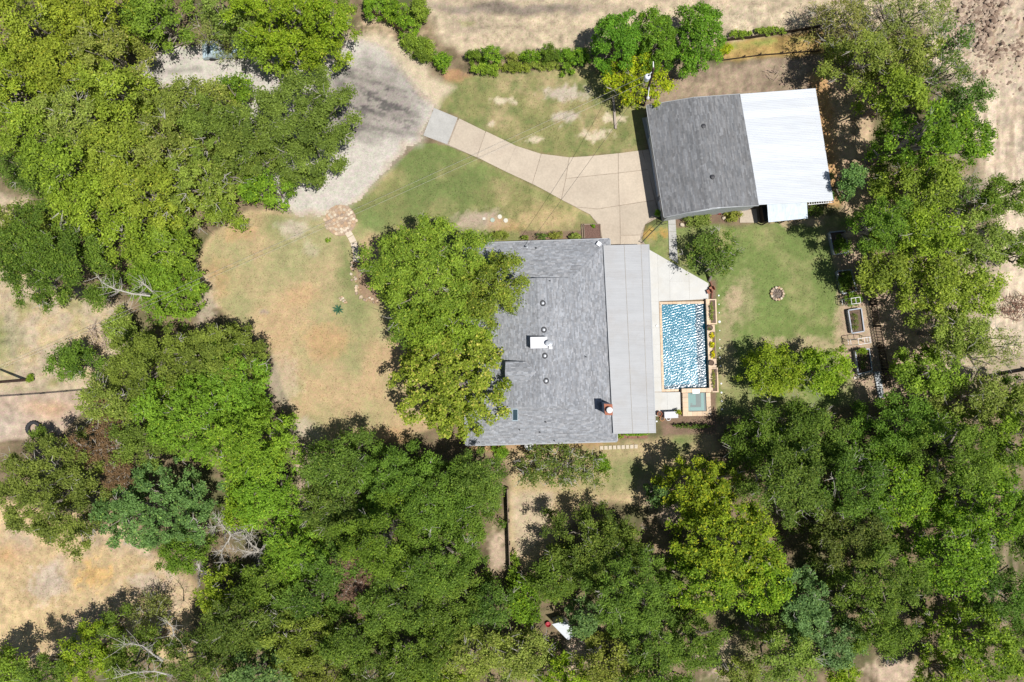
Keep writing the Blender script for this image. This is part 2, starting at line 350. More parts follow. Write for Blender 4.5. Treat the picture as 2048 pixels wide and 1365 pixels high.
    mixp(STRAW, bk * np.clip(n1 * 3.0 + n2 + 0.0, 0, 1) * 0.55)
    mixp(GREEN, bk * np.clip(-n4 * 4 + n2, 0, 1) * 0.6)
    for b in ((1600, 445, 70, 12, .8), (1690, 650, 22, 120, .75), (1480, 600, 34, 60, .35), (1462, 600, 18, 26, .7), (1600, 690, 90, 16, .6), (1450, 700, 20, 110, .45)): blob((0.40, 0.30, 0.20), *b[:4], b[4], 1.5)
    for b in ((1300, 470, 16, 12, .7), (1330, 468, 10, 8, .8)): blob((0.42, 0.25, 0.08), *b[:4], b[4], 2)
    mixp((0.155, 0.205, 0.065), bk * np.clip(1.1 - np.hypot((wx - 1535) / 38, (wy - 600) / 55), 0, 1) * 0.6)
    # under the garden beds and along the fence
    poly((0.36, 0.27, 0.19), [(1660, 460), (1740, 450), (1790, 800), (1715, 810), (1690, 700)], 14, 0.6)
    poly((0.40, 0.295, 0.21), [(1740, 560), (1850, 560), (1880, 800), (1785, 790)], 16, 0.8)
    # strip south of the house and glade
    poly(ORANGE, [(930, 886), (1240, 880), (1240, 900), (1020, 905), (930, 900)], 8, 0.3, 0.7)
    poly(STRAW, [(1018, 895), (1180, 900), (1300, 880), (1420, 860), (1440, 900), (1290, 1010), (1180, 1000), (1060, 1140), (1020, 1130)], 16, 0.6)
    gl = np.clip(-sdist(px, py, [(1100, 885), (1440, 850), (1300, 1000), (1180, 1000), (1140, 960)]) / 20, 0, 1)
    mixp(GREEN, gl * np.clip(-n1 * 2.5 + 0.5, 0, 1) * 0.9); mixp(OLIVE, np.clip(1.2 - np.hypot((px - 1130) / 110, (py - 950) / 50), 0, 1) * np.clip(.5 + n2 * 3, 0, 1) * .8)
    poly(PALE, [(1022, 980), (1110, 990), (1080, 1080), (1030, 1130)], 14, 0.7, 0.8)
    blob((0.41, 0.31, 0.20), 1290, 975, 20, 30, 0.6)
    # spots of bare earth seen between the crowns
    for b in ((995, 1105, 25, 45), (1440, 1315, 50, 40), (1785, 1345, 60, 30), (1150, 1310, 25, 40), (1340, 1010, 40, 40)): blob((0.42, 0.32, 0.235), *b, 0.95)
    blob(OLIVE, 1470, 1320, 35, 30, 0.6)
    # left side
    poly(PALE, [(-400, 370), (60, 395), (60, 560), (260, 610), (260, 720), (190, 782), (-400, 795)], 18, 0.8)
    lf = np.clip(-sdist(px, py, [(-400, 380), (60, 395), (60, 560), (260, 610), (190, 780), (-400, 792)]) / 12, 0, 1)
    mixp(STRAW, lf * np.clip(n2 * 3 + 0.4, 0, 1) * 0.8); mixp(OLIVE, lf * np.clip(-n1 * 3.5 + n2 * 2 - 0.05, 0, 1) * 0.8)
    mixp(GREEN, lf * np.clip(1 - np.hypot((wx - 0) / 60, (wy - 690) / 90), 0, 1) * 0.55); mixp(GREEN, lf * np.clip(1 - np.hypot((px - 60) / 120, (wy - 785) / 10), 0, 1) * 0.8)
    poly((0.38, 0.29, 0.22), [(-400, 796), (190, 782), (170, 820), (120, 870), (-400, 930)], 4, 0.15)
    lo = np.clip(-sdist(px, py, [(-400, 798), (190, 784), (170, 820), (120, 870), (-400, 930)]) / 8, 0, 1)
    mixp((0.47, 0.30, 0.18), lo * np.clip(1 - np.hypot((wx - 100) / 60, (wy - 820) / 25), 0, 1) * 0.8)
    mixp((0.44, 0.37, 0.30), lo * np.clip(1 - np.hypot((wx - 10) / 50, (wy - 850) / 40), 0, 1) * 0.7)
    poly((0.44, 0.325, 0.185), [(-400, 960), (30, 1000), (230, 1040), (350, 1140), (390, 1170), (380, 1330), (150, 1300), (100, 1330), (-400, 1340)], 14, 0.7)
    bl = np.clip(-sdist(px, py, [(-400, 960), (30, 1000), (230, 1040), (390, 1170), (380, 1330), (100, 1330), (-400, 1330)]) / 12, 0, 1)
    mixp((0.38, 0.30, 0.235), bl * np.clip(-n1 * 3.5 - n4 * 2 + 0.15, 0, 1) * 0.8)
    mixp((0.44, 0.255, 0.115), bl * np.clip(1 - np.hypot((wx - 15) / 55, (wy - 1110) / 35), 0, 1) * 0.6)
    mixp((0.52, 0.39, 0.215), bl * np.clip(1 - np.hypot((wx - 30) / 70, (wy - 1240) / 50), 0, 1) * 0.6)
    blob((0.47, 0.30, 0.12), 190, 1150, 42, 30, 0.8, 2); blob((0.37, 0.31, 0.26), 90, 1170, 40, 40, 0.6, 2); blob((0.36, 0.30, 0.25), 290, 1165, 40, 25, 0.6, 2)
    # road verges take the colour of the gravel
    g = 0.5 - (sdist(wx * 0.5 + px * 0.5, wy * 0.5 + py * 0.5, ROAD)) / 22.0
    mixp((0.40, 0.355, 0.30), np.clip(g, 0, 1) * 0.8)
    # mulch
    for q in ([(1162, 449), (1203, 447), (1205, 480), (1163, 482)], [(1322, 833), (1432, 783), (1434, 868), (1326, 872)], [(1417, 560), (1432, 560), (1433, 600), (1418, 600)],
              [(1040, 462), (1165, 462), (1165, 486), (1040, 486)], [(1232, 868), (1296, 866), (1297, 876), (1233, 878)], [(1345, 432), (1500, 415), (1500, 440), (1350, 456)]):
        poly((0.185, 0.125, 0.09), q, 5, 0.15, 0.9)
    rough_ = np.clip(sdist(px, py, [(380, 400), (850, 160), (1290, 200), (1700, 420), (1720, 900), (1000, 1000), (560, 900)]) / 60, 0, 1) * np.where((px > 820) & (py < 800), 1, .55)
    v = 1 + (0.35 + .6 * rough_) * n3 + (0.2 + .5 * rough_) * n2
    return np.clip(col * v[..., None], 0.01, 0.9), n1, n2, n3

def relief(px, py, n1, n2, n3):
    z = 0.03 * n2 + 0.02 * n3
    cl = np.clip(1.25 - np.hypot((px - 1985) / 150, (py - 60) / 120), 0, 1)
    z = z + cl * (np.abs(fbm(px, py, 9, 3, 77)) * 2.0 - 0.1) * 1.1
    z = z + np.where((px > 1930) & (py > 100) & (py < 700), 0.12 * fbm(px + n1 * 8, py * 0.06, 9, 3, 53), 0)
    z = z + np.where((py < 70) & (px > 880), 0.12 * n3 + 0.1 * n2, 0)
    flat = np.clip(sdist(px, py, [(840, 200), (1300, 200), (1700, 150), (1700, 460), (1440, 500), (1440, 900), (900, 900), (900, 480)]) / 30, 0.25, 1)
    return z * flat

def grid_sheet(name, xs, ys, keep=None, z_off=0.0, colf=None, material=None, zfun=None):
    X, Y = np.meshgrid(xs, ys); px = X / S + 1024; py = 682.5 - Y / S
    col, n1, n2, n3 = paint(px, py) if colf is None else colf(px, py)
    Z = relief(px, py, n1, n2, n3) if zfun is None else zfun(px, py)
    Z = Z + z_off
    ny, nx = X.shape; idx = np.arange(nx * ny).reshape(ny, nx)
    f = np.stack([idx[:-1, :-1], idx[:-1, 1:], idx[1:, 1:], idx[1:, :-1]], -1).reshape(-1, 4)
    if keep is not None:
        cx = (px[:-1, :-1] + px[1:, 1:]) / 2; cy = (py[:-1, :-1] + py[1:, 1:]) / 2; k = keep(cx, cy).ravel(); f = f[k]
    v = np.stack([X, Y, Z], -1).reshape(-1, 3); c = col.reshape(-1, 3)
    used = np.unique(f); rm = np.full(len(v), -1); rm[used] = np.arange(len(used))
    me = build(name, v[used], rm[f], material, None, col=c[used], smooth=True, quads=True)
    return me

def axis(lo, hi, step, far):
    a = list(np.arange(lo, hi + 1e-6, step)); s = step * 2; x = hi
    while x < far: x += s; a.append(x); s *= 1.5
    s = step * 2; x = lo
    while x > -far: x -= s; a.insert(0, x); s *= 1.5
    return np.array(a)

G = ground_material('earth_and_grass', 0.05)
gx = axis(-58.5, 58.5, 0.2, 500); gy = axis(-40, 40, 0.2, 500)
ground = grid_sheet('ground', gx, gy, keep=lambda x, y: (sdist(x, y, POOL_HOLE) > 0) & (sdist(x, y, SPA_HOLE) > 0), material=G)
tag(ground, kind='structure', label='dry grass, lawn and bare earth of the lot')

def road_col(px, py):
    n1 = fbm(px, py, 45, 4, 61); n2 = fbm(px, py, 12, 4, 63); n3 = fbm(px, py, 5, 3, 65)
    col = np.zeros(px.shape + (3,)); col[:] = (0.44, 0.405, 0.36)
    def mixp(c, m): m = np.clip(m, 0, 1)[..., None]; col[:] = col * (1 - m) + np.array(c) * m
    # worn asphalt: dark streaks that run with the traffic
    u = (px - 730) * 0.93 + (py - 190) * 0.36; w = -(px - 730) * 0.36 + (py - 190) * 0.93
    st = fbm(u * 0.25, w, 8, 4, 67, 0.7)
    zone = np.clip(1.4 + 1.2 * n1 - np.hypot((px - 735) / 120, (py - 195) / 75), 0, 1)
    mixp((0.27, 0.24, 0.215), zone * 1.2)
    mixp((0.085, 0.078, 0.075), zone * np.clip((st + 0.45 * n2 + .5 * n3) * 5.5 + 0.15, 0, 1) * 0.95)
    for (x0, y0, x1, y1, wd, k) in ((690, 150, 760, 168, 6, .9), (760, 168, 812, 184, 4, .8), (735, 255, 850, 272, 8, .6), (740, 250, 690, 235, 6, .6), (730, 225, 840, 235, 7, .6), (310, 148, 400, 138, 8, .6), (700, 165, 760, 195, 5, .5)):
        ex, ey = x1 - x0, y1 - y0; t = np.clip(((px - x0) * ex + (py - y0) * ey) / (ex * ex + ey * ey), 0, 1)
        d = np.hypot(px - x0 - t * ex, py - y0 - t * ey); mixp((0.16, 0.145, 0.13), np.clip(1 - d / wd + n2 * 1.5, 0, 1) * k)
    mixp((0.42, 0.33, 0.24), np.clip(sdist(px, py, ROAD) / 14 + 1 + n1 * 2, 0, 1) * 0.6)
    return np.clip(col * (1 + 0.35 * n3 + 0.25 * n2 + .15 * n1)[..., None], 0.02, 0.9), n1, n2, n3
ROADM = ground_material('gravel', 0.02, 0.85, 1.15)
road = grid_sheet('gravel_road', np.arange(-44, -8, 0.2), np.arange(12, 36, 0.2),
                  keep=lambda x, y: sdist(x + 14 * fbm(x, y, 18, 3, 71), y + 14 * fbm(x, y, 18, 3, 73), ROAD) < 0, colf=road_col, material=ROADM,
                  zfun=lambda x, y: 0.045 + 0.01 * fbm(x, y, 20, 3, 5))
tag(road, kind='structure', label='pale gravel turnaround with worn dark asphalt streaks')

# ------------------------------------------------------------------ shared materials
DRIVE = mat('drive_concrete', (0.455, 0.385, 0.30), 0.9, 0.10, 0.9, 0.004, 60, fine=0.07, dirt=((0.33, 0.27, 0.21), 0.45, 0.6), objvar=0.07)
DRIVE2 = mat('new_concrete', (0.385, 0.375, 0.35), 0.9, 0.10, 1.2, 0.004, 60, fine=0.06)
JOINT = mat('joint_sand', (0.30, 0.245, 0.19), 0.95, 0.3, 4)
DECK = mat('deck_concrete', (0.51, 0.505, 0.48), 0.8, 0.05, 0.8, 0.003, 60, fine=0.03, dirt=((0.45, 0.42, 0.36), 0.6, 0.45), objvar=0.03)
COPE = mat('limestone', (0.60, 0.46, 0.33), 0.8, 0.14, 2.2, 0.004, 30, fine=0.08, dirt=((0.58, 0.35, 0.16), 1.1, 0.5), objvar=0.10)
BRICK = mat('brick', (0.33, 0.13, 0.08), 0.9, 0.2, 4, 0.004, 30, fine=0.1)
WHITE = mat('white_paint', (0.78, 0.78, 0.77), 0.5, 0.04, 3)
WALLG = mat('pale_grey_siding', (0.50, 0.52, 0.55), 0.7, 0.05, 3)
GREYM = mat('grey_metal', (0.42, 0.44, 0.47), 0.45, 0.1, 3, metal=0.3)
DARKM = mat('dark_metal', (0.045, 0.045, 0.05), 0.5, 0.2, 5)
GUTTER = mat('gutter', (0.33, 0.34, 0.35), 0.5, 0.06, 3)
WOOD = mat('weathered_wood', (0.22, 0.17, 0.125), 0.9, 0.25, 3, 0.004, 25, fine=0.15, objvar=0.2)
DARKWOOD = mat('dark_stained_wood', (0.045, 0.032, 0.026), 0.8, 0.3, 3, fine=0.2)
STONE = mat('stone', (0.52, 0.36, 0.24), 0.9, 0.22, 1.6, 0.02, 10, fine=0.15)
TERRA = mat('terracotta', (0.38, 0.13, 0.065), 0.8, 0.15, 6)
SOIL = mat('soil', (0.13, 0.09, 0.065), 1.0, 0.3, 5, 0.03, 12, fine=0.3)
BARK = mat('bark', (0.24, 0.205, 0.17), 0.95, 0.25, 4, 0.01, 20, fine=0.2)
DEADW = mat('bleached_wood', (0.40, 0.37, 0.325), 0.9, 0.15, 4, fine=0.15)
GLASS = mat('dark_glass', (0.035, 0.06, 0.075), 0.12, 0.1, 2, spec=0.6)
SHING = mat('house_shingle', (1, 1, 1), 0.95, 0.10, 0.7, 0.006, 50, attr=True, fine=0.10, spec=0.15)
UNDER = mat('roof_felt', (0.12, 0.12, 0.125), 0.95)
PORCHM = mat('galvanised_porch_sheet', (0.36, 0.365, 0.372), 0.6, 0.05, 0.6, spec=0.3, aniso=(1.0, 6.0, 1.0), dirt=((0.29, 0.26, 0.23), 0.35, 0.4), objvar=0.025)
WHITEM = mat('white_sheet_metal', (0.51, 0.535, 0.57), 0.55, 0.07, 1.0, aniso=(0.4, 3.0, 1.0), fine=0.02, dirt=((0.52, 0.53, 0.53), 0.5, 0.5), objvar=0.045)

# ------------------------------------------------------------------ paving
def slab_set(parent, polys, z, material, name='slab', gap=0.006, thick=0.10, labels=None):
    for i, q in enumerate(polys):
        pts = shrink([xy(a, b, z) for a, b in q], gap)
        MB().prism(pts, z - thick, z).out(name, material, parent)

drive = thing('driveway', 'beige concrete drive from the gravel turnaround to the garage', None, P(1100, 380), kind='structure')
bed = MB()
for q in ([(850, 273), (870, 219), (1030, 294), (1080, 309), (1140, 316), (1210, 311), (1300, 299), (1326, 430), (1290, 450), (1283, 480), (1300, 500), (1222, 500), (1205, 482), (1199, 454), (1180, 430), (1130, 404), (1085, 379), (1020, 347), (960, 318)],):
    bed.prism([xy(*p) for p in q], -0.05, 0.058)
bed.out('joint_bed', JOINT, drive)
MB().prism(shrink([xy(a, b) for a, b in [(868, 216), (916, 236), (906, 262), (895, 290), (846, 272)]], 0.03), 0.0, 0.075).out('slab', DRIVE2, drive)
slab_set(drive, [
    [(918, 237), (971, 263), (953, 315), (897, 290)],
    [(972, 263), (1032, 292), (1010, 343), (954, 315)],
    [(1032, 292), (1082, 308), (1064, 368), (1010, 343)],
    [(1083, 308), (1138, 315), (1131, 357), (1122, 399), (1065, 368)],
    [(1139, 315), (1175, 313), (1236, 307), (1236, 346), (1132, 357)],
    [(1237, 307), (1283, 301), (1296, 339), (1237, 346)],
    [(1132, 358), (1236, 347), (1238, 411), (1195, 418), (1152, 414), (1123, 400)],
    [(1237, 347), (1296, 340), (1309, 400), (1239, 411)],
    [(1152, 415), (1195, 419), (1239, 412), (1240, 488), (1219, 490), (1205, 480), (1200, 452), (1180, 429)],
    [(1240, 412), (1310, 401), (1317, 430), (1304, 437), (1290, 449), (1284, 463), (1281, 470), (1241, 471)],
    [(1241, 472), (1281, 471), (1281, 492), (1241, 492)],
    [(1285, 301), (1297, 299), (1325, 425), (1320, 430)],
], 0.085, DRIVE)
apron = thing('garage_apron', 'grey concrete strip along the west wall of the garage', None, P(1300, 270), kind='structure')
slab_set(apron, [[(1284, 236), (1296, 234), (1312, 300), (1299, 302)], ], 0.11, DRIVE2)
walk = thing('garden_walk', 'narrow grey concrete walk from garage to pool deck', None, P(1345, 480), kind='structure')
yy = [434, 449, 464, 479, 494, 509, 521]
for i in range(6):
    a, b = yy[i], yy[i + 1]; l = lambda y: 1336 + (y - 434) * 0.033; r = lambda y: 1351 + (y - 434) * 0.058
    yb0, yb1 = (b, b) if i < 5 else (517, 527)
    slab_set(walk, [[(l(a), a), (r(a), a), (r(b), yb1), (l(b), yb0)]], 0.09, DRIVE2, gap=0.015)

deck = thing('pool_deck', 'off-white concrete deck around the pool', None, P(1340, 560), kind='structure')
MB().prism([xy(*p) for p in [(1240, 495), (1300, 502), (1416, 568), (1415, 600), (1319, 603), (1324, 786), (1361, 784), (1362, 831), (1250, 833)]], -0.1, 0.085).out('joint_bed', JOINT, deck)
slab_set(deck, [
    [(1299, 500), (1315, 509), (1317, 603), (1301, 603)],
    [(1315, 509), (1339, 523), (1340, 602), (1317, 603)],
    [(1339, 523), (1357, 533), (1339.5, 563)],
    [(1357, 533), (1378, 545), (1378, 563), (1339.5, 563)],
    [(1339.5, 563), (1378, 563), (1379, 600.5), (1340, 602)],
    [(1378, 545), (1417, 567), (1417, 566.5), (1417, 598), (1379, 600.5)],
    [(1240, 497), (1299, 500), (1301, 603), (1240, 603)],
] + [[(1240, a), (1301 + (a - 603) * 0.035, a), (1301 + (b - 603) * 0.035, b), (1240, b)] for a, b in ((603, 660), (660, 720), (720, 784), (784, 833))]
  + [[(1301 + (a - 603) * 0.035, a), (1317.5 + (a - 603) * 0.033, a), (1317.5 + (b - 603) * 0.033, b), (1301 + (b - 603) * 0.035, b)] for a, b in ((603, 629), (629, 656), (656, 689), (689, 722), (722, 756), (756, 784))]
  + [[(1307.5, 785), (1334, 785), (1336, 833), (1309, 833)], [(1334, 785), (1361, 784.5), (1362, 822), (1362, 831), (1336, 833)]], 0.10, DECK, gap=0.005)

# stone patio and curved path in the front lawn
patio = thing('flagstone_patio', 'irregular flagstones where the gravel meets the lawn', None, P(680, 442), kind='structure')
pr = random.Random(5)
pts = []
for _ in range(4000):
    x, y = pr.uniform(648, 714), pr.uniform(412, 472)
    d = min([math.hypot(x - a, y - b) for a, b in pts] or [99])
    if d > 5.5 and ((x - 681) / 31) ** 2 + ((y - 441) / 27) ** 2 < 1 + 0.25 * math.sin(x * 0.3): pts.append((x, y))
STONES = [mat('flagstone_%s' % w, c, 0.9, 0.15, 3, 0.01, 15, fine=0.12, objvar=.15) for w, c in (('sand', (0.48, 0.375, 0.265)), ('rust', (0.42, 0.285, 0.18)), ('cream', (0.52, 0.44, 0.335)), ('brown', (0.34, 0.255, 0.19)))]
def rock(name, px, py, r, h, material, parent, z0=0.0, seed=0, sq=0.25, n=7):
    q = random.Random(seed); c = xy(px, py); R = r * S; vs = []; rings = ((1.0, 0.0), (1.0, 0.65), (0.82, 1.0))
    th0 = q.uniform(0, 6); jit = [q.uniform(1 - sq, 1 + sq) for _ in range(n)]; tj = [q.uniform(-.2, .2) for _ in range(n)]; zj = [q.uniform(.85, 1.1) for _ in range(n)]
    for (k, zz) in rings:
        for i in range(n):
            t = th0 + 2 * math.pi * i / n + tj[i]; vs.append((c[0] + R * k * jit[i] * math.cos(t), c[1] + R * k * jit[i] * math.sin(t), z0 - 0.03 + (h + 0.03) * zz * (zj[i] if zz > .9 else 1)))
    fs = [tuple(range(n - 1, -1, -1)), tuple(range(2 * n, 3 * n))] + [(k * n + i, k * n + (i + 1) % n, (k + 1) * n + (i + 1) % n, (k + 1) * n + i) for k in range(2) for i in range(n)]
    return MB().add(vs, fs).out(name, material, parent)
MB().cyl(P(681, 441), 1.75, 1.7, -0.02, 0.065, 20).out('joint_bed', mat('patio_earth', (0.36, 0.26, 0.18), 0.95, 0.2, 5), patio)
for i, (x, y) in enumerate(pts): rock('stone', x, y, 3.7, 0.10, STONES[(i * 7) % 5 % 4], patio, seed=i, sq=0.16, n=6)
path = thing('front_path', 'curved path of pale concrete slabs crossing the front lawn', None, P(706, 495), kind='structure')
cl = [(689, 455), (694, 462), (701, 473), (707, 485), (711, 499), (713, 512), (712, 525)]
for i in range(len(cl) - 1):
    a, b = cl[i], cl[i + 1]; 
    def side(j, s):
        p0 = cl[max(j - 1, 0)]; p1 = cl[min(j + 1, len(cl) - 1)]; d = Vector((p1[0] - p0[0], p1[1] - p0[1])).normalized(); return (cl[j][0] - d.y * s, cl[j][1] + d.x * s)
    slab_set(path, [[side(i, -7), side(i, 7), side(i + 1, 7), side(i + 1, -7)]], 0.09, mat('path_concrete', (0.55, 0.46, 0.36), 0.9, 0.12, 2, fine=0.1), gap=0.03)

# ------------------------------------------------------------------ roofs made of shingle tabs
def shingle_plane(poly, tint, rs, expo=0.145, lo=0.15, hi=0.55):
    """poly: 3-D corners, the first edge is the eave (or the side courses run along)."""
    p = [Vector(q) for q in poly]; u = (p[1] - p[0]).normalized()
    n = Vector((0, 0, 0))
    for i in range(1, len(p) - 1): n += (p[i] - p[0]).cross(p[i + 1] - p[0])
    n.normalize()
    if n.z < 0: n = -n
    v = n.cross(u)
    c = sum(p, Vector((0, 0, 0))) / len(p)
    if v.dot(c - p[0]) < 0: v = -v
    st = [((q - p[0]).dot(u), (q - p[0]).dot(v)) for q in p]
    dz = [(q - p[0]).dot(n) for q in p]
    tmin = min(s[1] for s in st); tmax = max(s[1] for s in st); vs = []; fs = []; cs = []
    t = tmin
    while t < tmax - 0.02:
        tm = min(t + expo * 0.5, tmax - 0.01); xs = []
        for i in range(len(st)):
            (s0, t0), (s1, t1) = st[i], st[(i + 1) % len(st)]
            if (t0 > tm) != (t1 > tm): xs.append(s0 + (tm - t0) * (s1 - s0) / (t1 - t0))
        xs.sort()
        if len(xs) >= 2:
            a, b = xs[0], xs[-1]; s = a - rs.uniform(0, 0.4); rowk = rs.uniform(0.96, 1.04)
            while s < b:
                e = min(s + rs.uniform(lo, hi), b); s0 = max(s, a)
                if e - s0 > 0.03:
                    k = rs.choice((0.80, 0.88, 0.95, 1.0, 1.04, 1.10, 1.24)) * rowk; h = 0.03 + rs.uniform(0, 0.012)
                    g = 0.004; t1 = min(t + expo + 0.02, tmax)
                    q = [p[0] + u * (s0 + g) + v * t + n * h, p[0] + u * (e - g) + v * t + n * h, p[0] + u * (e - g) + v * t1 + n * 0.014, p[0] + u * (s0 + g) + v * t1 + n * 0.014,
                         p[0] + u * (s0 + g) + v * t, p[0] + u * (e - g) + v * t]
                    m = len(vs); vs += [tuple(x) for x in q]; fs += [(m, m + 1, m + 2, m + 3), (m + 4, m + 5, m + 1, m)]
                    w = rs.uniform(-0.02, 0.02); cs += [(tint[0] * k * (1 + w), tint[1] * k, tint[2] * k * (1 - w))] * 6
                s = e
        t += expo
    return vs, fs, cs
def cap_line(a, b, tint, rs, w=0.28):
    a = Vector(a); b = Vector(b); d = (b - a); L = d.length; d.normalize(); s = d.cross(Vector((0, 0, 1))).normalized(); up = s.cross(d)
    vs = []; fs = []; cs = []; t = 0
    while t < L:
        e = min(t + 0.2, L); k = rs.choice((0.85, 0.95, 1.0, 1.1, 1.2)); m = len(vs)
        for (tt, hh) in ((t, 0.06), (e, 0.045)):
            c = a + d * tt; vs += [tuple(c - s * w / 2 + up * (hh - 0.05)), tuple(c + up * hh), tuple(c + s * w / 2 + up * (hh - 0.05))]
        fs += [(m, m + 1, m + 4, m + 3), (m + 1, m + 2, m + 5, m + 4), (m, m + 2, m + 1)]; cs += [tuple(x * k for x in tint)] * 6; t = e
    return vs, fs, cs
def merge(parts):
    V = []; F = []; K = []
    for v, f, c in parts:
        n = len(V); V += v; F += [tuple(i + n for i in q) for q in f]; K += c
    return V, F, K
def shingle_object(parts, parent, material=None):
    V, F, K = merge(parts); o = build('shingles', V, F, material or SHING, parent, col=np.array(K)); o['kind'] = 'stuff'; return o
def wall_panel(mb, a, b, z0, z1a, z1b=None, t=0.12):
    """vertical wall from a to b (xy), given top heights"""
    z1b = z1a if z1b is None else z1b
    d = Vector((b[0] - a[0], b[1] - a[1])).normalized(); n = Vector((-d.y, d.x)) * t / 2
    poly = [(a[0] - n.x, a[1] - n.y), (b[0] - n.x, b[1] - n.y), (b[0] + n.x, b[1] + n.y), (a[0] + n.x, a[1] + n.y)]
    vs = [(*poly[0], z0), (*poly[1], z0), (*poly[2], z0), (*poly[3], z0), (*poly[0], z1a), (*poly[1], z1b), (*poly[2], z1b), (*poly[3], z1a)]
    mb.add(vs, [(3, 2, 1, 0), (4, 5, 6, 7), (0, 1, 5, 4), (1, 2, 6, 5), (2, 3, 7, 6), (3, 0, 4, 7)])
def lerp3(a, b, t): return tuple(a[i] + (b[i] - a[i]) * t for i in range(3))

# ------------------------------------------------------------------ the house
rs = random.Random(11)
HT = (0.25, 0.257, 0.272)
house = thing('brick_house', 'long brick house with grey shingle roof and a pale metal porch roof facing the pool', 'house', P(1080, 685))
EZ = 2.9; SL = 0.34
NW, NE, SE, SW = P(922, 488, EZ), P(1219, 478.5, EZ), P(1234, 883, EZ), P(932, 891, EZ)
bas = lambda u, v: lerp3(lerp3(NW, NE, u), lerp3(SW, SE, u), v)     # bilinear inside the eave rectangle
Wd = (Vector(NE) - Vector(NW)).length; Ld = (Vector(SE) - Vector(NE)).length
def rp(u, v, z): q = bas(u, v); return (q[0], q[1], z)
hip = 4.1                                   # depth of the low hips
vh = hip / Ld; zh = EZ + hip * SL; uh = hip / Wd; zr = EZ + Wd / 2 * SL
house_wall = MB(); inset = 0.55
uu, vv = inset / Wd, inset / Ld
corners = [rp(uu, vv, 0), rp(1 - uu, vv, 0), rp(1 - uu, 1 - vv, 0), rp(uu, 1 - vv, 0)]
for i in range(4): wall_panel(house_wall, corners[i][:2], corners[(i + 1) % 4][:2], -0.1, EZ - 0.06, t=0.2)
hw = house_wall.out('wall', BRICK, house)
roof = MB()
N0, N1 = rp(uh, vh, zh), rp(1 - uh, vh, zh); S0, S1 = rp(uh, 1 - vh, zh), rp(1 - uh, 1 - vh, zh)
RN, RS = rp(0.5, vh, zr), rp(0.5, 1 - vh, zr)
e = [rp(0, 0, EZ), rp(1, 0, EZ), rp(1, 1, EZ), rp(0, 1, EZ)]
roof.add([e[0], e[1], N1, N0, RN, e[2], S1, RS, e[3], S0], [(0, 1, 2, 3), (1, 5, 6, 7, 4, 2), (5, 8, 9, 6), (8, 0, 3, 4, 7, 9), (3, 2, 4), (9, 7, 6)])
roof_o = roof.out('roof', UNDER, house)
parts = [shingle_plane([e[1], e[0], N0, N1], HT, rs), shingle_plane([e[2], e[1], N1, RN, RS, S1], HT, rs),
         shingle_plane([e[3], e[2], S1, S0], HT, rs), shingle_plane([e[0], e[3], S0, RS, RN, N0], tuple(x * 1.0 for x in HT), rs)]
for a, b in ((e[0], N0), (e[1], N1), (e[2], S1), (e[3], S0), (RN, RS)): parts.append(cap_line(a, b, HT, rs))
gable = MB()
for a, b, c, s in ((N0, RN, N1, 1), (S0, RS, S1, -1)):
    dv = (Vector(NE) - Vector(SE)).normalized() * 0.06 * s
    gable.add([tuple(Vector(x) + dv + Vector((0, 0, -0.05))) for x in (a, b, c)] + [tuple(Vector(x) + dv * 3 + Vector((0, 0, -0.05))) for x in (a, b, c)], [(0, 1, 2), (5, 4, 3), (0, 3, 4, 1), (1, 4, 5, 2), (2, 5, 3, 0)])

# eave boards and gutters round the roof
for a, b in ((e[0], e[1]), (e[1], e[2]), (e[2], e[3]), (e[3], e[0])):
    cen = Vector(rp(0.5, 0.5, EZ)); o_ = ((Vector(a) + Vector(b)) / 2 - cen); o_.z = 0; o_.normalize()
    m = MB(); m.beam(Vector(a) + o_ * 0.05 + Vector((0, 0, -0.1)), Vector(b) + o_ * 0.05 + Vector((0, 0, -0.1)), 0.11, 0.13); m.out('gutter', GUTTER, house)
    for t in np.arange(0.03, 1, 0.045):
        pass
# ground surface of each roof side: height of the shingles at a plan point
def roof_z(x, y):
    a = Vector(NW).xy; ax = (Vector(NE).xy - a); ay = (Vector(SW).xy - a); r = Vector((x, y)) - a
    det = ax.x * ay.y - ax.y * ay.x; u = (r.x * ay.y - r.y * ay.x) / det; v = (ax.x * r.y - ax.y * r.x) / det
    de = min(u, 1 - u) * Wd; dn = min(v, 1 - v) * Ld
    return EZ + (min(de, Wd / 2) if dn > hip else min(de, dn)) * SL
def on_roof(px, py):
    z = 4.0
    for _ in range(5): q = P(px, py, z); z = roof_z(q[0], q[1])
    return P(px, py, z)
# little gable dormer on the west slope
dorm = MB(); dz = 0.5
r0 = on_roof(1011, 745); zb = r0[2]
dA, dB = P(1011, 724, zb + 1.0), P(1011, 765, zb + 1.0); dR = P(1010, 744.5, zb + 1.0 + dz)
bA, bB, bR = P(1052, 724, zb + 1.0), P(1052, 765, zb + 1.0), P(1072, 744.5, zb + 1.0 + dz)
dorm.add([dA, dB, dR, bA, bB, bR], [(0, 1, 2), (0, 2, 5, 3), (1, 4, 5, 2), (0, 3, 4, 1)])
dm = dorm.out('dormer', WALLG, house)
dw = MB()
for a, b in ((dA, dB),):
    a2 = (a[0] + 0.12, a[1] - 0.1); b2 = (b[0] + 0.12, b[1] + 0.1)
    wall_panel(dw, a2, b2, zb - 0.4, zb + 0.99)
wall_panel(dw, (dA[0] + 0.12, dA[1] - 0.1), (bA[0], bA[1] - 0.1), zb - 0.3, zb + 0.99); wall_panel(dw, (dB[0] + 0.12, dB[1] + 0.1), (bB[0], bB[1] + 0.1), zb - 0.3, zb + 0.99)
dw.out('dormer_wall', WALLG, dm)
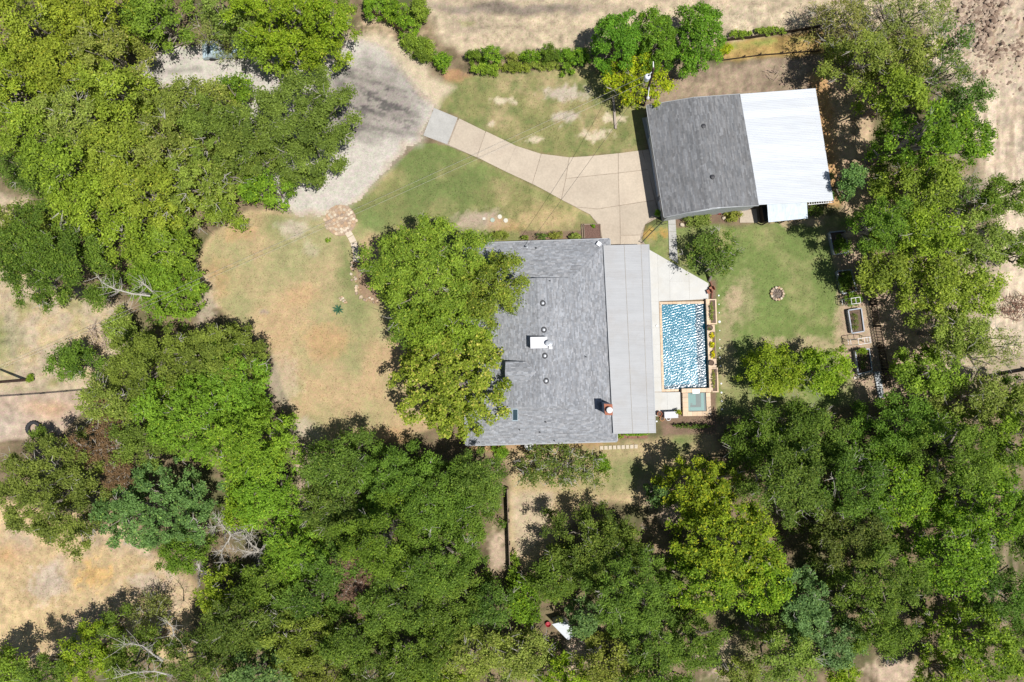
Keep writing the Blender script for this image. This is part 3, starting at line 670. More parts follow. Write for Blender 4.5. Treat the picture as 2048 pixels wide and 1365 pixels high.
parts2 = [shingle_plane([bA, dA, dR, bR], HT, rs), shingle_plane([dB, bB, bR, dR], HT, rs)]
sh = shingle_object(parts2, dm)
shingle_object(parts, roof_o)
# roof vents with dark skirts and pale caps
for (px, py) in ((1085.5, 607), (1087.5, 660), (1089.5, 712), (1092, 762)):
    q = on_roof(px, py); z = q[2]
    v_ = MB().lathe(q, [(0.31, z - 0.1), (0.31, z + 0.10), (0.29, z + 0.18), (0.24, z + 0.22)]).out('roof_vent', DARKM, house)
    MB().lathe((q[0], q[1]), [(0.14, z + 0.225), (0.15, z + 0.26), (0.10, z + 0.30), (0.02, z + 0.31)]).out('vent_cap', GREYM, v_)
for (px, py, r) in ((1100, 562.5, .06), (1171.5, 714, .07), (1091.5, 844.5, .08), (1039.5, 860, .06), (1080, 865, .07), (1072.5, 497, .08), (1109, 882, .06)):
    q = on_roof(px, py); MB().cyl(q, r, r, q[2] - 0.1, q[2] + 0.32, 10).out('vent_pipe', DARKM, house)
# white box and satellite dish
q = on_roof(1077, 685); z = q[2]
bx = MB(); bx.prism([P(a, b, z + 0.75)[:2] for a, b in ((1061, 675), (1094, 674.5), (1095, 696), (1061.5, 697))], z - 0.3, z + 0.75)
bo = bx.out('equipment_box', WHITE, house, )
ld = MB(); ld.prism([P(a, b, z + 0.8)[:2] for a, b in ((1060.5, 674.5), (1094.5, 674), (1095.5, 696.5), (1061, 697.5))], z + 0.755, z + 0.80); ld.out('box_lid', mat('box_lid', (0.60, 0.60, 0.62), 0.5, 0.05, 2), bo)
ds = MB(); dc = Vector(P(1098, 686, z + 1.0)); nrm = Vector((0.25, -0.45, 0.86)).normalized(); a_ = nrm.cross(Vector((0, 1, 0))).normalized(); b_ = nrm.cross(a_)
vs = []; fs = []
for k in range(5):
    r = 0.42 * k / 4
    for i in range(16): t = 2 * math.pi * i / 16; vs.append(tuple(dc + a_ * r * math.cos(t) + b_ * r * 0.8 * math.sin(t) + nrm * (0.5 * r * r)))
for k in range(4):
    for i in range(16): j = (i + 1) % 16; fs.append((k * 16 + i, k * 16 + j, (k + 1) * 16 + j, (k + 1) * 16 + i))
ds.add(vs, fs); dish = ds.out('satellite_dish', GREYM, house)
m = MB(); m.tube([P(1100, 694, z), P(1099, 692, z + 0.5), tuple(dc)], 0.03); m.tube([tuple(dc), tuple(dc + nrm * 0.45 + b_ * 0.1)], 0.02); m.box(tuple(Vector(P(1101, 696, z)) + Vector((0, 0, 0.05))), (0.35, 0.25, 0.06)); m.out('dish_mount', WHITE, dish)
# skylight
q = on_roof(1030, 830); z = q[2]; n_ = SL
sk = MB(); pl = [(1024.5, 817.5), (1036, 817.5), (1036, 842.5), (1024.5, 842.5)]
def lift(px, py, h): a = on_roof(px, py); return (a[0], a[1], a[2] + h)
c4 = [lift(*p, 0.10) for p in pl]; c0 = [lift(*p, -0.02) for p in pl]
sk.add(c0 + c4, [(3, 2, 1, 0), (4, 5, 6, 7), (0, 1, 5, 4), (1, 2, 6, 5), (2, 3, 7, 6), (3, 0, 4, 7)]); sko = sk.out('skylight', mat('skylight_frame', (0.30, 0.36, 0.40), 0.5), house)
c5 = [lift(a, b, 0.115) for a, b in ((1026, 819.5), (1034.8, 819.5), (1034.8, 840.5), (1026, 840.5))]; c6 = [lift(a, b, 0.09) for a, b in ((1026, 819.5), (1034.8, 819.5), (1034.8, 840.5), (1026, 840.5))]
MB().add(c6 + c5, [(3, 2, 1, 0), (4, 5, 6, 7), (0, 1, 5, 4), (1, 2, 6, 5), (2, 3, 7, 6), (3, 0, 4, 7)]).out('pane', GLASS, sko)
# square vent hood near the north-east corner
q = on_roof(1197, 489)
MB().box((q[0], q[1], q[2] + 0.18), (0.42, 0.42, 0.42), math.radians(52)).out('vent_hood', mat('galvanised', (0.72, 0.73, 0.75), 0.35, 0.1, 4), house)
# weatherhead where the service cable lands
q = on_roof(1054, 495); WH = (q[0], q[1], q[2] + 0.75)
m = MB(); m.tube([(q[0], q[1], q[2] - 0.2), (q[0], q[1], q[2] + 0.7)], 0.035); m.lathe((q[0], q[1]), [(0.03, q[2] + 0.66), (0.10, q[2] + 0.72), (0.08, q[2] + 0.82), (0.02, q[2] + 0.86)], 10); m.lathe((q[0], q[1]), [(0.16, q[2] - 0.1), (0.10, q[2] + 0.1)], 10)
m.out('service_mast', GREYM, house)
# chimney
cz = 6.0; cb = roof_z(*P(1206, 817, 3.6)[:2])
cc = [(1209, 809), (1224, 810), (1224.5, 830), (1211, 829.5)]
chp = [P(a, b, cz)[:2] for a, b in cc]
ch = MB().prism(chp, cb - 0.4, cz - 0.08).out('chimney', mat('slate_blue_siding', (0.20, 0.24, 0.31), 0.8, 0.08, 4), house)
MB().prism(shrink(chp, -0.05), cz - 0.08, cz).out('chimney_cap', BRICK, ch)
q = P(1218, 820, cz)
MB().lathe(q, [(0.20, cz), (0.20, cz + 0.35), (0.32, cz + 0.36), (0.30, cz + 0.44), (0.05, cz + 0.60)], 16).out('chimney_pot', WHITE, ch)
# porch roof of ribbed sheets
pw = [(1208, 491), (1228, 868)]; pe = [(1296.5, 489), (1310, 866.5)]
ZW, ZE = 3.35, 2.65
npan = 22; porch = thing('porch_roof_dummy') if False else None
A0, A1 = Vector(P(*pw[0], ZW)), Vector(P(*pw[1], ZW)); B0, B1 = Vector(P(*pe[0], ZE)), Vector(P(*pe[1], ZE))
pr_ = MB()
pr_.add([tuple(x + Vector((0, 0, -d))) for d in (0.03, 0.09) for x in (A0, B0, B1, A1)], [(0, 3, 2, 1), (4, 5, 6, 7), (0, 1, 5, 4), (1, 2, 6, 5), (2, 3, 7, 6), (3, 0, 4, 7)])
po = pr_.out('porch_roof', GREYM, house)
for i in range(npan):
    t0, t1 = i / npan, (i + 1) / npan; prof = []
    segs = 5
    for k in range(segs):
        for (f_, h_) in ((0.0, 0.0), (0.08, 0.008), (0.22, 0.008), (0.30, 0.0)): prof.append(((k + f_) / segs, h_))
    prof.append((1.0, 0.0)); vs = []; lap = 0.004 * (i % 2)
    for t, h_ in prof:
        tt = t0 + (t1 - t0) * t
        for s_ in (0.0, 0.45, 0.46, 0.83, 0.84, 1.0):
            a = A0.lerp(A1, tt); b = B0.lerp(B1, tt); q = a.lerp(b, s_); vs.append((q.x, q.y, q.z + h_ + lap + (0.012 if s_ in (0.46, 0.83) else 0)))
    fs = [(k * 6 + j, k * 6 + j + 1, (k + 1) * 6 + j + 1, (k + 1) * 6 + j) for k in range(len(prof) - 1) for j in range(5)]
    MB().add(vs, fs).out('roof_sheet', PORCHM, po)
for s_ in (0.455, 0.835):
    MB().beam(A0.lerp(B0, s_) + Vector((0, 0, .028)), A1.lerp(B1, s_) + Vector((0, 0, .028)), 0.05, 0.012).out('roof_seam', mat('seam_sealant', (0.33, 0.31, 0.28), .8, .2, 2), po)
m = MB(); m.beam(B0 + Vector((0.06, 0, -0.06)), B1 + Vector((0.06, 0, -0.06)), 0.10, 0.12); m.out('porch_gutter', GUTTER, po)
m = MB(); m.beam(A0 + Vector((-0.04, 0, 0.0)), A1 + Vector((-0.04, 0, 0.0)), 0.08, 0.05); m.out('flashing', GUTTER, po)
for t in (0.02, 0.2, 0.4, 0.6, 0.8, 0.98):
    q = B0.lerp(B1, t); m = MB(); m.box((q.x - 0.35, q.y, 1.3), (0.16, 0.16, 2.5)); m.out('porch_post', mat('reddish_brick_post', (0.26, 0.10, 0.07), 0.9, .2, 5), house)

# ------------------------------------------------------------------ the garage with its white carport
GT = (0.165, 0.167, 0.172)
gar = thing('garage', 'detached grey-shingled garage with a bright white metal carport roof on its far side', 'garage', P(1420, 320))
gz = 3.05
g = dict(NW=P(1293.5, 211.5, gz), NR=P(1390, 196, 4.3), NE=P(1480, 189, 3.45), SW=P(1329, 434, gz), SR=P(1417, 416.5, 4.3), SE=P(1518, 410.5, 3.45))
def plane_fit(key, k1, k2, k3, px, py):
    A, B, Cc = (Vector(g[k]) for k in (k1, k2, k3)); n = (B - A).cross(Cc - A); z = g[key][2]
    for _ in range(12): q = P(px, py, z); z = A.z - (n.x * (q[0] - A.x) + n.y * (q[1] - A.y)) / n.z
    g[key] = P(px, py, z)
plane_fit('NR', 'NW', 'SW', 'SR', 1387, 196); plane_fit('NE', 'NR', 'SR', 'SE', 1480, 189)
gm = MB(); gm.add([g['NW'], g['NR'], g['NE'], g['SE'], g['SR'], g['SW']], [(0, 1, 4, 5), (1, 2, 3, 4), (0, 5, 4), (0, 4, 3), (0, 3, 2), (0, 2, 1)])
gr = gm.out('roof', UNDER, gar)
shingle_object([shingle_plane([g['NW'], g['SW'], g['SR'], g['NR']], GT, rs, lo=0.25, hi=0.9), shingle_plane([g['SE'], g['NE'], g['NR'], g['SR']], GT, rs, lo=0.25, hi=0.9), cap_line(g['NR'], g['SR'], GT, rs)], gr)
def gin(a, dx, dy): return (a[0] + dx, a[1] + dy)
cs_ = [gin(g['NW'], 0.55, -0.4), gin(g['NE'], -0.1, -0.4), gin(g['SE'], -0.1, 0.16), gin(g['SW'], 0.45, 0.14)]
wm = MB(); wall_panel(wm, cs_[3], cs_[0], -0.1, gz - 0.05, t=0.16); wm.out('side_wall', WALLG, gar)
wm = MB(); wall_panel(wm, cs_[1], cs_[2], -0.1, 3.3, t=0.16); wm.out('inner_wall', WALLG, gar)
for A, B, r_ in ((cs_[0], cs_[1], 'NR'), (cs_[3], cs_[2], 'SR')):
    a, b = A, B; k = 0.52; mid_ = (a[0] + (b[0] - a[0]) * k, a[1] + (b[1] - a[1]) * k)
    wm = MB(); wall_panel(wm, a, mid_, -0.1, gz - 0.02, 4.15, t=0.16); wall_panel(wm, mid_, b, -0.1, 4.15, 3.3, t=0.16); wm.out('gable_wall', WALLG, gar)
for a, b in (('NW', 'SW'),):
    m = MB(); q0 = Vector(g[a]) + Vector((-0.04, 0, -0.10)); q1 = Vector(g[b]) + Vector((-0.04, 0, -0.10)); m.beam(q0, q1, 0.09, 0.14); m.out('gutter', GUTTER, gar)
for a, b in (('SW', 'SR'), ('SR', 'SE'), ('NW', 'NR'), ('NR', 'NE')):
    s_ = -0.05 if a[0] == 'S' else 0.05; m = MB(); m.beam(Vector(g[a]) + Vector((0, s_, -0.10)), Vector(g[b]) + Vector((0, s_, -0.10)), 0.06, 0.18); m.out('fascia', GUTTER, gar)
wa, wb = Vector((*cs_[0], 0)), Vector((*cs_[3], 0)); wdir = (wb - wa).normalized(); wout = Vector((wdir.y, -wdir.x, 0))
if wout.x > 0: wout = -wout
for k, (t, w_, zb_, zt_) in enumerate(((0.14, 0.95, 1.0, 2.3), (0.30, 2.1, 0.12, 2.35), (0.58, 4.2, 0.12, 2.4), (0.86, 0.9, 0.12, 2.2))):
    c = wa.lerp(wb, t) + wout * 0.12; fr_ = MB(); hw_ = w_ / 2
    for s_ in (-1, 1): fr_.beam(c + wdir * hw_ * s_ + Vector((0, 0, zb_)), c + wdir * hw_ * s_ + Vector((0, 0, zt_)), 0.12, 0.14)
    fr_.beam(c - wdir * hw_ + Vector((0, 0, zt_)), c + wdir * hw_ + Vector((0, 0, zt_)), 0.14, 0.14); fr_.beam(c - wdir * hw_ + Vector((0, 0, zb_)), c + wdir * hw_ + Vector((0, 0, zb_)), 0.14, 0.10)
    isw = k == 0; nm = 'window' if isw else ('garage_door' if w_ > 2 else 'door'); d_ = fr_.out(nm, WHITE, gar)
    pn = MB(); pn.beam(c - wdir * (hw_ - .08) + Vector((0, 0, (zb_ + zt_) / 2)), c + wdir * (hw_ - .08) + Vector((0, 0, (zb_ + zt_) / 2)), 0.06, zt_ - zb_ - .12); pn.out('pane' if isw else 'door_leaf', GLASS if isw else mat('door_paint', (0.60, 0.62, 0.66), 0.6), d_)
for (px, py) in ((1406, 253.5), (1424, 355)):
    z = 4.15; q = P(px, py, z); v_ = MB().lathe(q, [(0.27, z - 0.15), (0.27, z + 0.02), (0.22, z + 0.10), (0.20, z + 0.2)]).out('roof_vent', DARKM, gar)
    MB().lathe((q[0], q[1]), [(0.24, z + 0.2), (0.22, z + 0.28), (0.05, z + 0.33)]).out('vent_cap', DARKM, v_)
# carport sheets run down to the east
c0, c1 = Vector(P(1479, 188.5, 3.50)), Vector(P(1517.5, 410, 3.50)); d0, d1 = Vector(P(1631, 177, 3.15)), Vector(P(1667, 402, 3.15))
cr = MB(); cr.add([tuple(x + Vector((0, 0, -d))) for d in (0.03, 0.12) for x in (c0, d0, d1, c1)], [(0, 3, 2, 1), (4, 5, 6, 7), (0, 1, 5, 4), (1, 2, 6, 5), (2, 3, 7, 6), (3, 0, 4, 7)]); cro = cr.out('carport_roof', GREYM, gar)
npan = 13
for i in range(npan):
    vs = []; n_ = 4 * 5
    prof = [((k + f_) / 5, h_) for k in range(5) for f_, h_ in ((0, 0), (0.06, 0.035), (0.16, 0.035), (0.22, 0))] + [(1.0, 0.0)]
    for t, h_ in prof:
        tt = (i + t) / npan; a = c0.lerp(c1, tt); b = d0.lerp(d1, tt); ex = 0.03 * rs.random() if False else 0
        for s_ in (0, 0.5, 1.0): q = a.lerp(b, s_); vs.append((q.x, q.y, q.z + h_ + 0.004 * (i % 2)))
    fs = [(k * 3 + j, k * 3 + j + 1, (k + 1) * 3 + j + 1, (k + 1) * 3 + j) for k in range(len(prof) - 1) for j in range(2)]
    MB().add(vs, fs).out('roof_sheet', WHITEM, cro)
for t in (0.03, 0.35, 0.68, 0.97):
    q = d0.lerp(d1, t); MB().box((q.x - 0.2, q.y, 1.5), (0.15, 0.15, 3.05)).out('carport_post', WOOD, gar)
# lean-to of corrugated plastic
lean = thing('lean_to', 'small lean-to with a pale corrugated roof on posts, south of the white carport', 'lean-to', P(1575, 425))
l0, l1, l2, l3 = Vector(P(1534, 406.5, 2.75)), Vector(P(1613.5, 401, 2.75)), Vector(P(1615.5, 437, 2.35)), Vector(P(1537, 445, 2.35))
vs = []; n_ = 72
for i in range(n_ + 1):
    a = l0.lerp(l1, i / n_); b = l3.lerp(l2, i / n_); h_ = 0.018 * math.cos(i * math.pi)
    for q in (a, a.lerp(b, .5), b): vs.append((q.x, q.y, q.z + h_))
MB().add(vs, [(k * 3 + j, (k + 1) * 3 + j, (k + 1) * 3 + j + 1, k * 3 + j + 1) for k in range(n_) for j in range(2)]).out('corrugated_sheet', mat('weathered_plastic_sheet', (0.60, 0.66, 0.72), 0.5, 0.16, 3.0, aniso=(5, 0.3, 1), dirt=((0.42, 0.45, 0.42), 2.0, 0.5)), lean)
for i in range(7):
    t = (i + 0.15) / 6.3; a = l0.lerp(l1, t) + Vector((0, 0, -0.09)); b = l3.lerp(l2, t) + Vector((0, 0, -0.09)); b = b + (b - a).normalized() * 0.12; MB().beam(a, b, 0.06, 0.12).out('rafter', DARKWOOD, lean)
for t in (0.02, 0.5, 0.98):
    q = l3.lerp(l2, t); MB().box((q.x, q.y + 0.1, 1.1), (0.1, 0.1, 2.3)).out('post', DARKWOOD, lean)
shed_shadow = thing('shadow_stand_in', 'dark block added for the open shed shadow beside the lean-to', 'shadow_block', P(1526, 432))  # dark solid block added in place of the shadow of an open shed
MB().prism([xy(1517, 418), xy(1531, 417), xy(1534, 446), xy(1522, 447)], 0, 1.1).out('shadow_block_body', DARKWOOD, shed_shadow)
MB().prism([xy(1516, 417.5), xy(1531.5, 416.5), xy(1534.5, 446.5), xy(1521.5, 447.5)], 1.1, 1.16).out('shadow_block_top', mat('shadow_dark', (0.03, 0.03, 0.028), 0.7), shed_shadow)
pad = build('concrete_pad', *(lambda m: (m.v, m.f))(MB().prism([xy(1480.5, 423), xy(1512, 418), xy(1515, 446), xy(1479, 446)], -0.05, 0.09)), DRIVE); pad['kind'] = 'structure'
lad = thing('ladder', 'white ladder hung along the eave at the south-east corner of the carport', 'ladder', P(1640, 404, 2.8))
for dy in (0, 5):
    MB().beam(P(1616, 405 + dy, 2.75), P(1668, 400 + dy, 2.75), 0.05, 0.08).out('rail', WHITE, lad)
for i in range(11):
    t = (i + .5) / 11; MB().beam(P(1616 + 52 * t, 405 - 5 * t, 2.75), P(1616 + 52 * t + .6, 410 - 5 * t, 2.75), 0.04, 0.04).out('rung', WHITE, lad)
red = thing('watering_can', 'small red can among the shrubs below the garage gable', 'can', P(1437, 426))
MB().lathe(P(1437, 426), [(0.22, 0.0), (0.24, 0.25), (0.20, 0.42), (0.10, 0.48)], 12).out('can_body', mat('red_plastic', (0.36, 0.025, 0.04), 0.4), red)
MB().tube([P(1440, 425, 0.15), P(1446, 424, 0.5)], 0.04).out('spout', MATS['red_plastic'], red)
MB().tube([P(1434, 426, 0.45), P(1435, 426, 0.68), P(1438, 426, 0.6)], 0.03).out('handle', MATS['red_plastic'], red)

# ------------------------------------------------------------------ pool and spa
pool = thing('swimming_pool', 'rectangular teal pool glittering in the sun beside the porch', 'swimming pool', P(1366, 693))
TILE = mat('pool_plaster', (0.30, 0.56, 0.58), 0.8, 0.12, 1.2)
ip = [(1323, 609.5), (1407.5, 607.5), (1413.5, 777), (1328, 779)]
def basin(name, pts, ztop, zbot, material, parent, holes=None):
    m = MB(); p = [xy(*q) for q in pts]; n = len(p)
    vs = [(*q, ztop) for q in p] + [(*q, zbot) for q in p]
    m.add(vs, [(i, (i + 1) % n, n + (i + 1) % n, n + i) for i in range(n)] + [tuple(range(2 * n - 1, n - 1, -1))]); return m.out(name, material, parent)
basin('basin', ip, 0.07, -1.5, TILE, pool)
m = MB(); m.prism([xy(1323.5, 610), xy(1342, 609.6), xy(1342.5, 618), xy(1323.6, 619)], -1.4, -0.3); m.prism([xy(1323.6, 619), xy(1342.5, 618), xy(1342.9, 626), xy(1323.9, 627)], -1.4, -0.65); m.out('step', TILE, pool)
def water_material(name, tint, rough, body, mixf=0.35):
    m = bpy.data.materials.new(name); m.use_nodes = True; nt = m.node_tree; N = nt.nodes; L = nt.links; N.clear(); out = N.new('ShaderNodeOutputMaterial')
    tr = N.new('ShaderNodeBsdfTransparent'); tr.inputs[0].default_value = (*tint, 1); gl = N.new('ShaderNodeBsdfGlossy'); gl.inputs['Roughness'].default_value = rough; gl.inputs[0].default_value = (1, 1, 1, 1)
    df = N.new('ShaderNodeBsdfDiffuse'); df.inputs[0].default_value = (*body, 1); m0 = N.new('ShaderNodeMixShader'); m0.inputs[0].default_value = mixf; L.new(tr.outputs[0], m0.inputs[1]); L.new(df.outputs[0], m0.inputs[2])
    fr = N.new('ShaderNodeFresnel'); fr.inputs['IOR'].default_value = 1.34; m1 = N.new('ShaderNodeMixShader'); L.new(fr.outputs[0], m1.inputs[0]); L.new(m0.outputs[0], m1.inputs[1]); L.new(gl.outputs[0], m1.inputs[2]); L.new(m1.outputs[0], out.inputs[0])
    nz = N.new('ShaderNodeTexNoise'); nz.inputs['Scale'].default_value = 5; geo = N.new('ShaderNodeNewGeometry'); L.new(geo.outputs['Position'], nz.inputs['Vector']); bp = N.new('ShaderNodeBump'); bp.inputs['Distance'].default_value = 0.006
    L.new(nz.outputs['Fac'], bp.inputs['Height'])
    if rough < 0.3:
        for x in (gl, fr): L.new(bp.outputs[0], x.inputs['Normal'])
    return m
# rippled surface: sums of short waves crossing each other, real geometry
wx0, wx1 = xy(1322, 600)[0], xy(1415, 600)[0]; wy0, wy1 = xy(0, 781)[1], xy(0, 606)[1]
xs = np.arange(wx0, wx1, 0.03); ys = np.arange(wy0, wy1, 0.03); X, Y = np.meshgrid(xs, ys)
Zw = 0.0
wr = np.random.default_rng(3)
for k in range(26):
    lam = wr.uniform(0.14, 0.31); th = wr.uniform(0, math.pi * 2) if k % 5 else wr.normal(0.6, 0.5); a = 0.0060 * lam; Zw = Zw + a * np.sin((X * math.cos(th) + Y * math.sin(th)) * 2 * math.pi / lam + wr.uniform(0, 6.28) + 1.5 * fbm(X, Y, 0.9, 2, k + 90))
px_ = X / S + 1024; py_ = 682.5 - Y / S
amp = 0.78 + 0.3 * fbm(px_, py_, 30, 3, 5)
amp = amp + 0.15 * np.clip((py_ - 680) / 100, 0, 1)
Z_ = 0.0 + Zw * amp
ny, nx = X.shape; idx = np.arange(nx * ny).reshape(ny, nx); f_ = np.stack([idx[:-1, :-1], idx[:-1, 1:], idx[1:, 1:], idx[1:, :-1]], -1).reshape(-1, 4)
kk = (sdist(px_[:-1, :-1], py_[:-1, :-1], ip) < 0.6).ravel(); f_ = f_[kk]
v_ = np.stack([X, Y, Z_], -1).reshape(-1, 3); used = np.unique(f_); rm = np.full(len(v_), -1); rm[used] = np.arange(len(used))
build('water', v_[used], rm[f_], water_material('pool_water', (0.26, 0.66, 0.78), 0.22, (0.03, 0.14, 0.225)), pool, smooth=True, quads=True)
def coping_run(parent, a, b, w_in, w_out, z0, z1, n, name='coping_stone'):
    """stones along the px line a-b, spreading to the left-hand side by w (px)"""
    ax, ay = a; bx, by = b; L = math.hypot(bx - ax, by - ay); nx_, ny_ = -(by - ay) / L, (bx - ax) / L
    for i in range(n):
        t0, t1 = i / n, (i + 1) / n
        q = [(ax + (bx - ax) * t + nx_ * w, ay + (by - ay) * t + ny_ * w) for t, w in ((t0, w_in), (t1, w_in), (t1, w_out), (t0, w_out))]
        MB().prism(shrink([xy(*p) for p in q], 0.006), z0, z1 + rs.uniform(-0.004, 0.004)).out(name, COPE, parent)
# narrow coping on the west, north and south-west sides
coping_run(pool, (1323, 609.5), (1328, 779), 0, 4.8, -0.05, 0.125, 22)
coping_run(pool, (1318, 604), (1407, 602.8), 0.0, 5.3, -0.05, 0.125, 10)
coping_run(pool, (1323, 784), (1357, 783.2), -5.0, 0, -0.05, 0.125, 4)
# raised wall on the east with planters
WZ = 0.55
coping_run(pool, (1409, 599), (1416, 781), -7, 0, -1.5, WZ, 16, 'wall_stone')
spa = thing('raised_spa', 'square raised spa with pale stone rim at the south end of the pool', 'spa', P(1391, 805))
coping_run(spa, (1361, 777), (1420, 775.5), 0, 8.5, -0.1, WZ, 6, 'rim_stone')
coping_run(spa, (1373.5, 785.5), (1374.5, 823), 0, 11, -0.1, WZ, 4, 'rim_stone')
coping_run(spa, (1409, 785), (1410.5, 822), -9, 0, -0.1, WZ, 4, 'rim_stone')
coping_run(spa, (1363.5, 822.8), (1420, 821.8), 0, 9, -0.1, WZ, 6, 'rim_stone')
z_ = -0.35
basin('spa_basin', [(1373.5, 786), (1409, 785), (1410.5, 822), (1374.5, 823)], WZ - 0.02, z_ - 0.5, mat('spa_plaster', (0.12, 0.30, 0.29), 0.8, 0.05, 2), spa)
m = MB()
for q in ([(1373.5, 786), (1379, 785.8), (1380, 822.8), (1374.5, 823)], [(1401, 785), (1409, 785), (1410.5, 822), (1402, 822.2)], [(1379, 815), (1402, 814.5), (1402.1, 822.2), (1379.5, 823)]): m.prism([xy(*p) for p in q], z_ - 0.5, 0.12)
m.out('spa_bench', mat('spa_bench', (0.24, 0.36, 0.35), 0.8, 0.05, 2), spa)
for (a, b) in ((1387, 790), (1387, 810)): MB().cyl(P(a, b), 0.11, 0.11, z_ - 0.5, z_ - 0.45, 12).out('drain', DARKM, spa)
q = [xy(*p) for p in [(1373.6, 786.1), (1408.9, 785.1), (1410.4, 821.9), (1374.6, 822.9)]]
MB().add([(*p, 0.42) for p in q], [(3, 2, 1, 0)]).out('spa_water', water_material('spa_water', (0.46, 0.78, 0.75), 0.4, (0.05, 0.15, 0.145), 0.25), spa)
MB().prism([xy(1382, 778.5), xy(1396, 778), xy(1396.3, 786.5), xy(1382.3, 787)], WZ + 0.005, WZ + 0.035).out('spillway', mat('white_stone', (0.8, 0.8, 0.78), 0.5), spa)
LEAFY = []
def planter(px0, py0, px1, py1, lab, dx):
    t = thing('stone_planter', lab, 'planter', P((px0 + px1) / 2, (py0 + py1) / 2), group='stone planters beside the pool')
    m = lambda q: [xy(*p) for p in q]
    w = 2.2
    for q in ([(px0, py0), (px1, py0), (px1, py0 + w), (px0, py0 + w)], [(px0 + dx, py1 - w), (px1 + dx, py1 - w), (px1 + dx, py1), (px0 + dx, py1)], [(px1 - w * 1.2, py0 + w), (px1, py0 + w), (px1 + dx, py1 - w), (px1 + dx - w * 1.2, py1 - w)],
              [(px0, py0 + w), (px0 + 0.8, py0 + w), (px0 + dx + 0.8, py1 - w), (px0 + dx, py1 - w)]): MB().prism(m(q), 0, 0.42).out('rim_stone', COPE, t)
    MB().prism(m([(px0 + .8, py0 + w), (px1 - w * 1.2, py0 + w), (px1 + dx - w * 1.2, py1 - w), (px0 + dx + .8, py1 - w)]), 0, 0.34).out('soil', SOIL, t)
    return t
planter(1417, 599, 1430.5, 649, 'long stone planter of low greenery at the north end of the pool wall', 1.5)
planter(1421, 735.5, 1433.5, 784.5, 'long stone planter with sparse yellow plants at the south end of the pool wall', 1.5)
mid_pl = thing('flower_ledge', 'stone ledge on the pool wall carrying yellow flowers and two bowls', 'ledge', P(1423, 692))
MB().prism([xy(1418, 650), xy(1427, 650), xy(1431, 735), xy(1421, 735)], -0.05, 0.45).out('ledge_stone', COPE, mid_pl)
MB().prism([xy(1421.5, 664), xy(1427, 664), xy(1429.5, 718), xy(1423.8, 718)], 0.45, 0.47).out('soil', SOIL, mid_pl)

def pot(px, py, z, r, h, label, material, cat='pot', name='flower_pot', group=None):
    q = P(px, py, z); t = thing(name, label, cat, q, group=group)
    MB().lathe(q, [(r * .65, z), (r * .9, z + h * .5), (r, z + h), (r * 1.08, z + h), (r * 1.08, z + h * 1.08), (r * .9, z + h * 1.08), (r * .85, z + h * .8)], 16).out('pot_body', material, t)
    MB().cyl(q, r * .86, r * .86, z + h * .5, z + h * .82, 14).out('soil', SOIL, t)
    return t
pot(1317.5, 827.5, 0.1, 0.27, 0.45, 'terracotta pot at the west end of the grill beside the porch', TERRA)
pot(1357.5, 826, 0.1, 0.22, 0.35, 'small terracotta pot with a green plant between grill and spa', TERRA)
pot(1323.5, 837.5, 0.0, 0.25, 0.2, 'orange clay bowl in the mulch just below the grill', mat('orange_clay', (0.5, 0.25, 0.11), 0.8), 'bowl', 'clay_bowl')
pot(1336.5, 837, 0.0, 0.24, 0.14, 'white rimmed round bowl in the mulch below the grill', WHITE, 'bowl', 'white_bowl')
pot(1418.5, 656, WZ, 0.30, 0.25, 'dark fire bowl at the north end of the flower ledge', mat('dark_clay', (0.10, 0.06, 0.045), 0.8), 'bowl', 'fire_bowl', 'dark bowls on the pool wall')
pot(1421.5, 726, WZ, 0.28, 0.25, 'dark fire bowl at the south end of the flower ledge', MATS['dark_clay'], 'bowl', 'fire_bowl', 'dark bowls on the pool wall')
grill = thing('outdoor_bench', 'long grey covered counter at the south edge of the deck', 'counter', P(1338, 828))
MB().prism([xy(1325.5, 823.5), xy(1351, 822.5), xy(1352, 834), xy(1326, 835)], 0.1, 0.85).out('counter_body', GREYM, grill)
MB().prism([xy(1325, 822.5), xy(1351.5, 821.5), xy(1352.5, 834.5), xy(1325.5, 835.5)], 0.85, 0.91).out('counter_top', mat('counter_top', (0.52, 0.52, 0.54), 0.6, 0.04, 3), grill)
# path lights
for i, (x, y, r, lab) in enumerate(((1437, 591.5, 1.8, 'pale disc beside the bare patch, northernmost in the row east of the pool'), (1437.5, 609, 1.3, 'second pale disc from the north in the row beside the pool planters'), (1438, 626, 1.3, 'third pale disc from the north in the row beside the pool planters'),
        (1438.5, 644, 2.6, 'largest pale disc in the row, level with the end of the north planter'), (1439, 661.5, 1.2, 'small pale disc level with the northern fire bowl'), (1439, 679.5, 1.4, 'small pale disc level with the northernmost yellow plant'),
        (1439, 696.5, 1.5, 'pale disc level with the middle of the yellow plants'), (1439.5, 715, 1.8, 'pale disc level with the southernmost yellow plant'), (1440.5, 732.5, 1.9, 'pale disc at the north end of the south planter'),
        (1442, 767.5, 1.9, 'pale disc beside the south half of the south planter'), (1442.5, 785.5, 2.0, 'pale disc level with the corner of south planter and spa'), (1443, 803, 1.9, 'pale disc east of the spa, just above the last one'),
        (1443.5, 819, 1.9, 'southernmost pale disc, against the dark tree'), (1313, 843, 1.9, 'pale disc on the grass at the foot of the porch corner'), (1313, 652, 2.2, 'round white lid set in the deck strip between porch and pool'))):
    R = r * S; z0 = 0.10 if (x < 1320 and y < 830) else 0.0
    q = P(x, y); o = MB().lathe(q, [(R * 1.02, z0 - 0.02), (R, z0 + 0.07), (R * .7, z0 + 0.11), (R * .1, z0 + 0.12)], 12).out('path_light', WHITE)
    tag(o, lab, 'garden light' if i < 14 else 'lid', 'pale discs in a row beside the pool' if i < 13 else None)
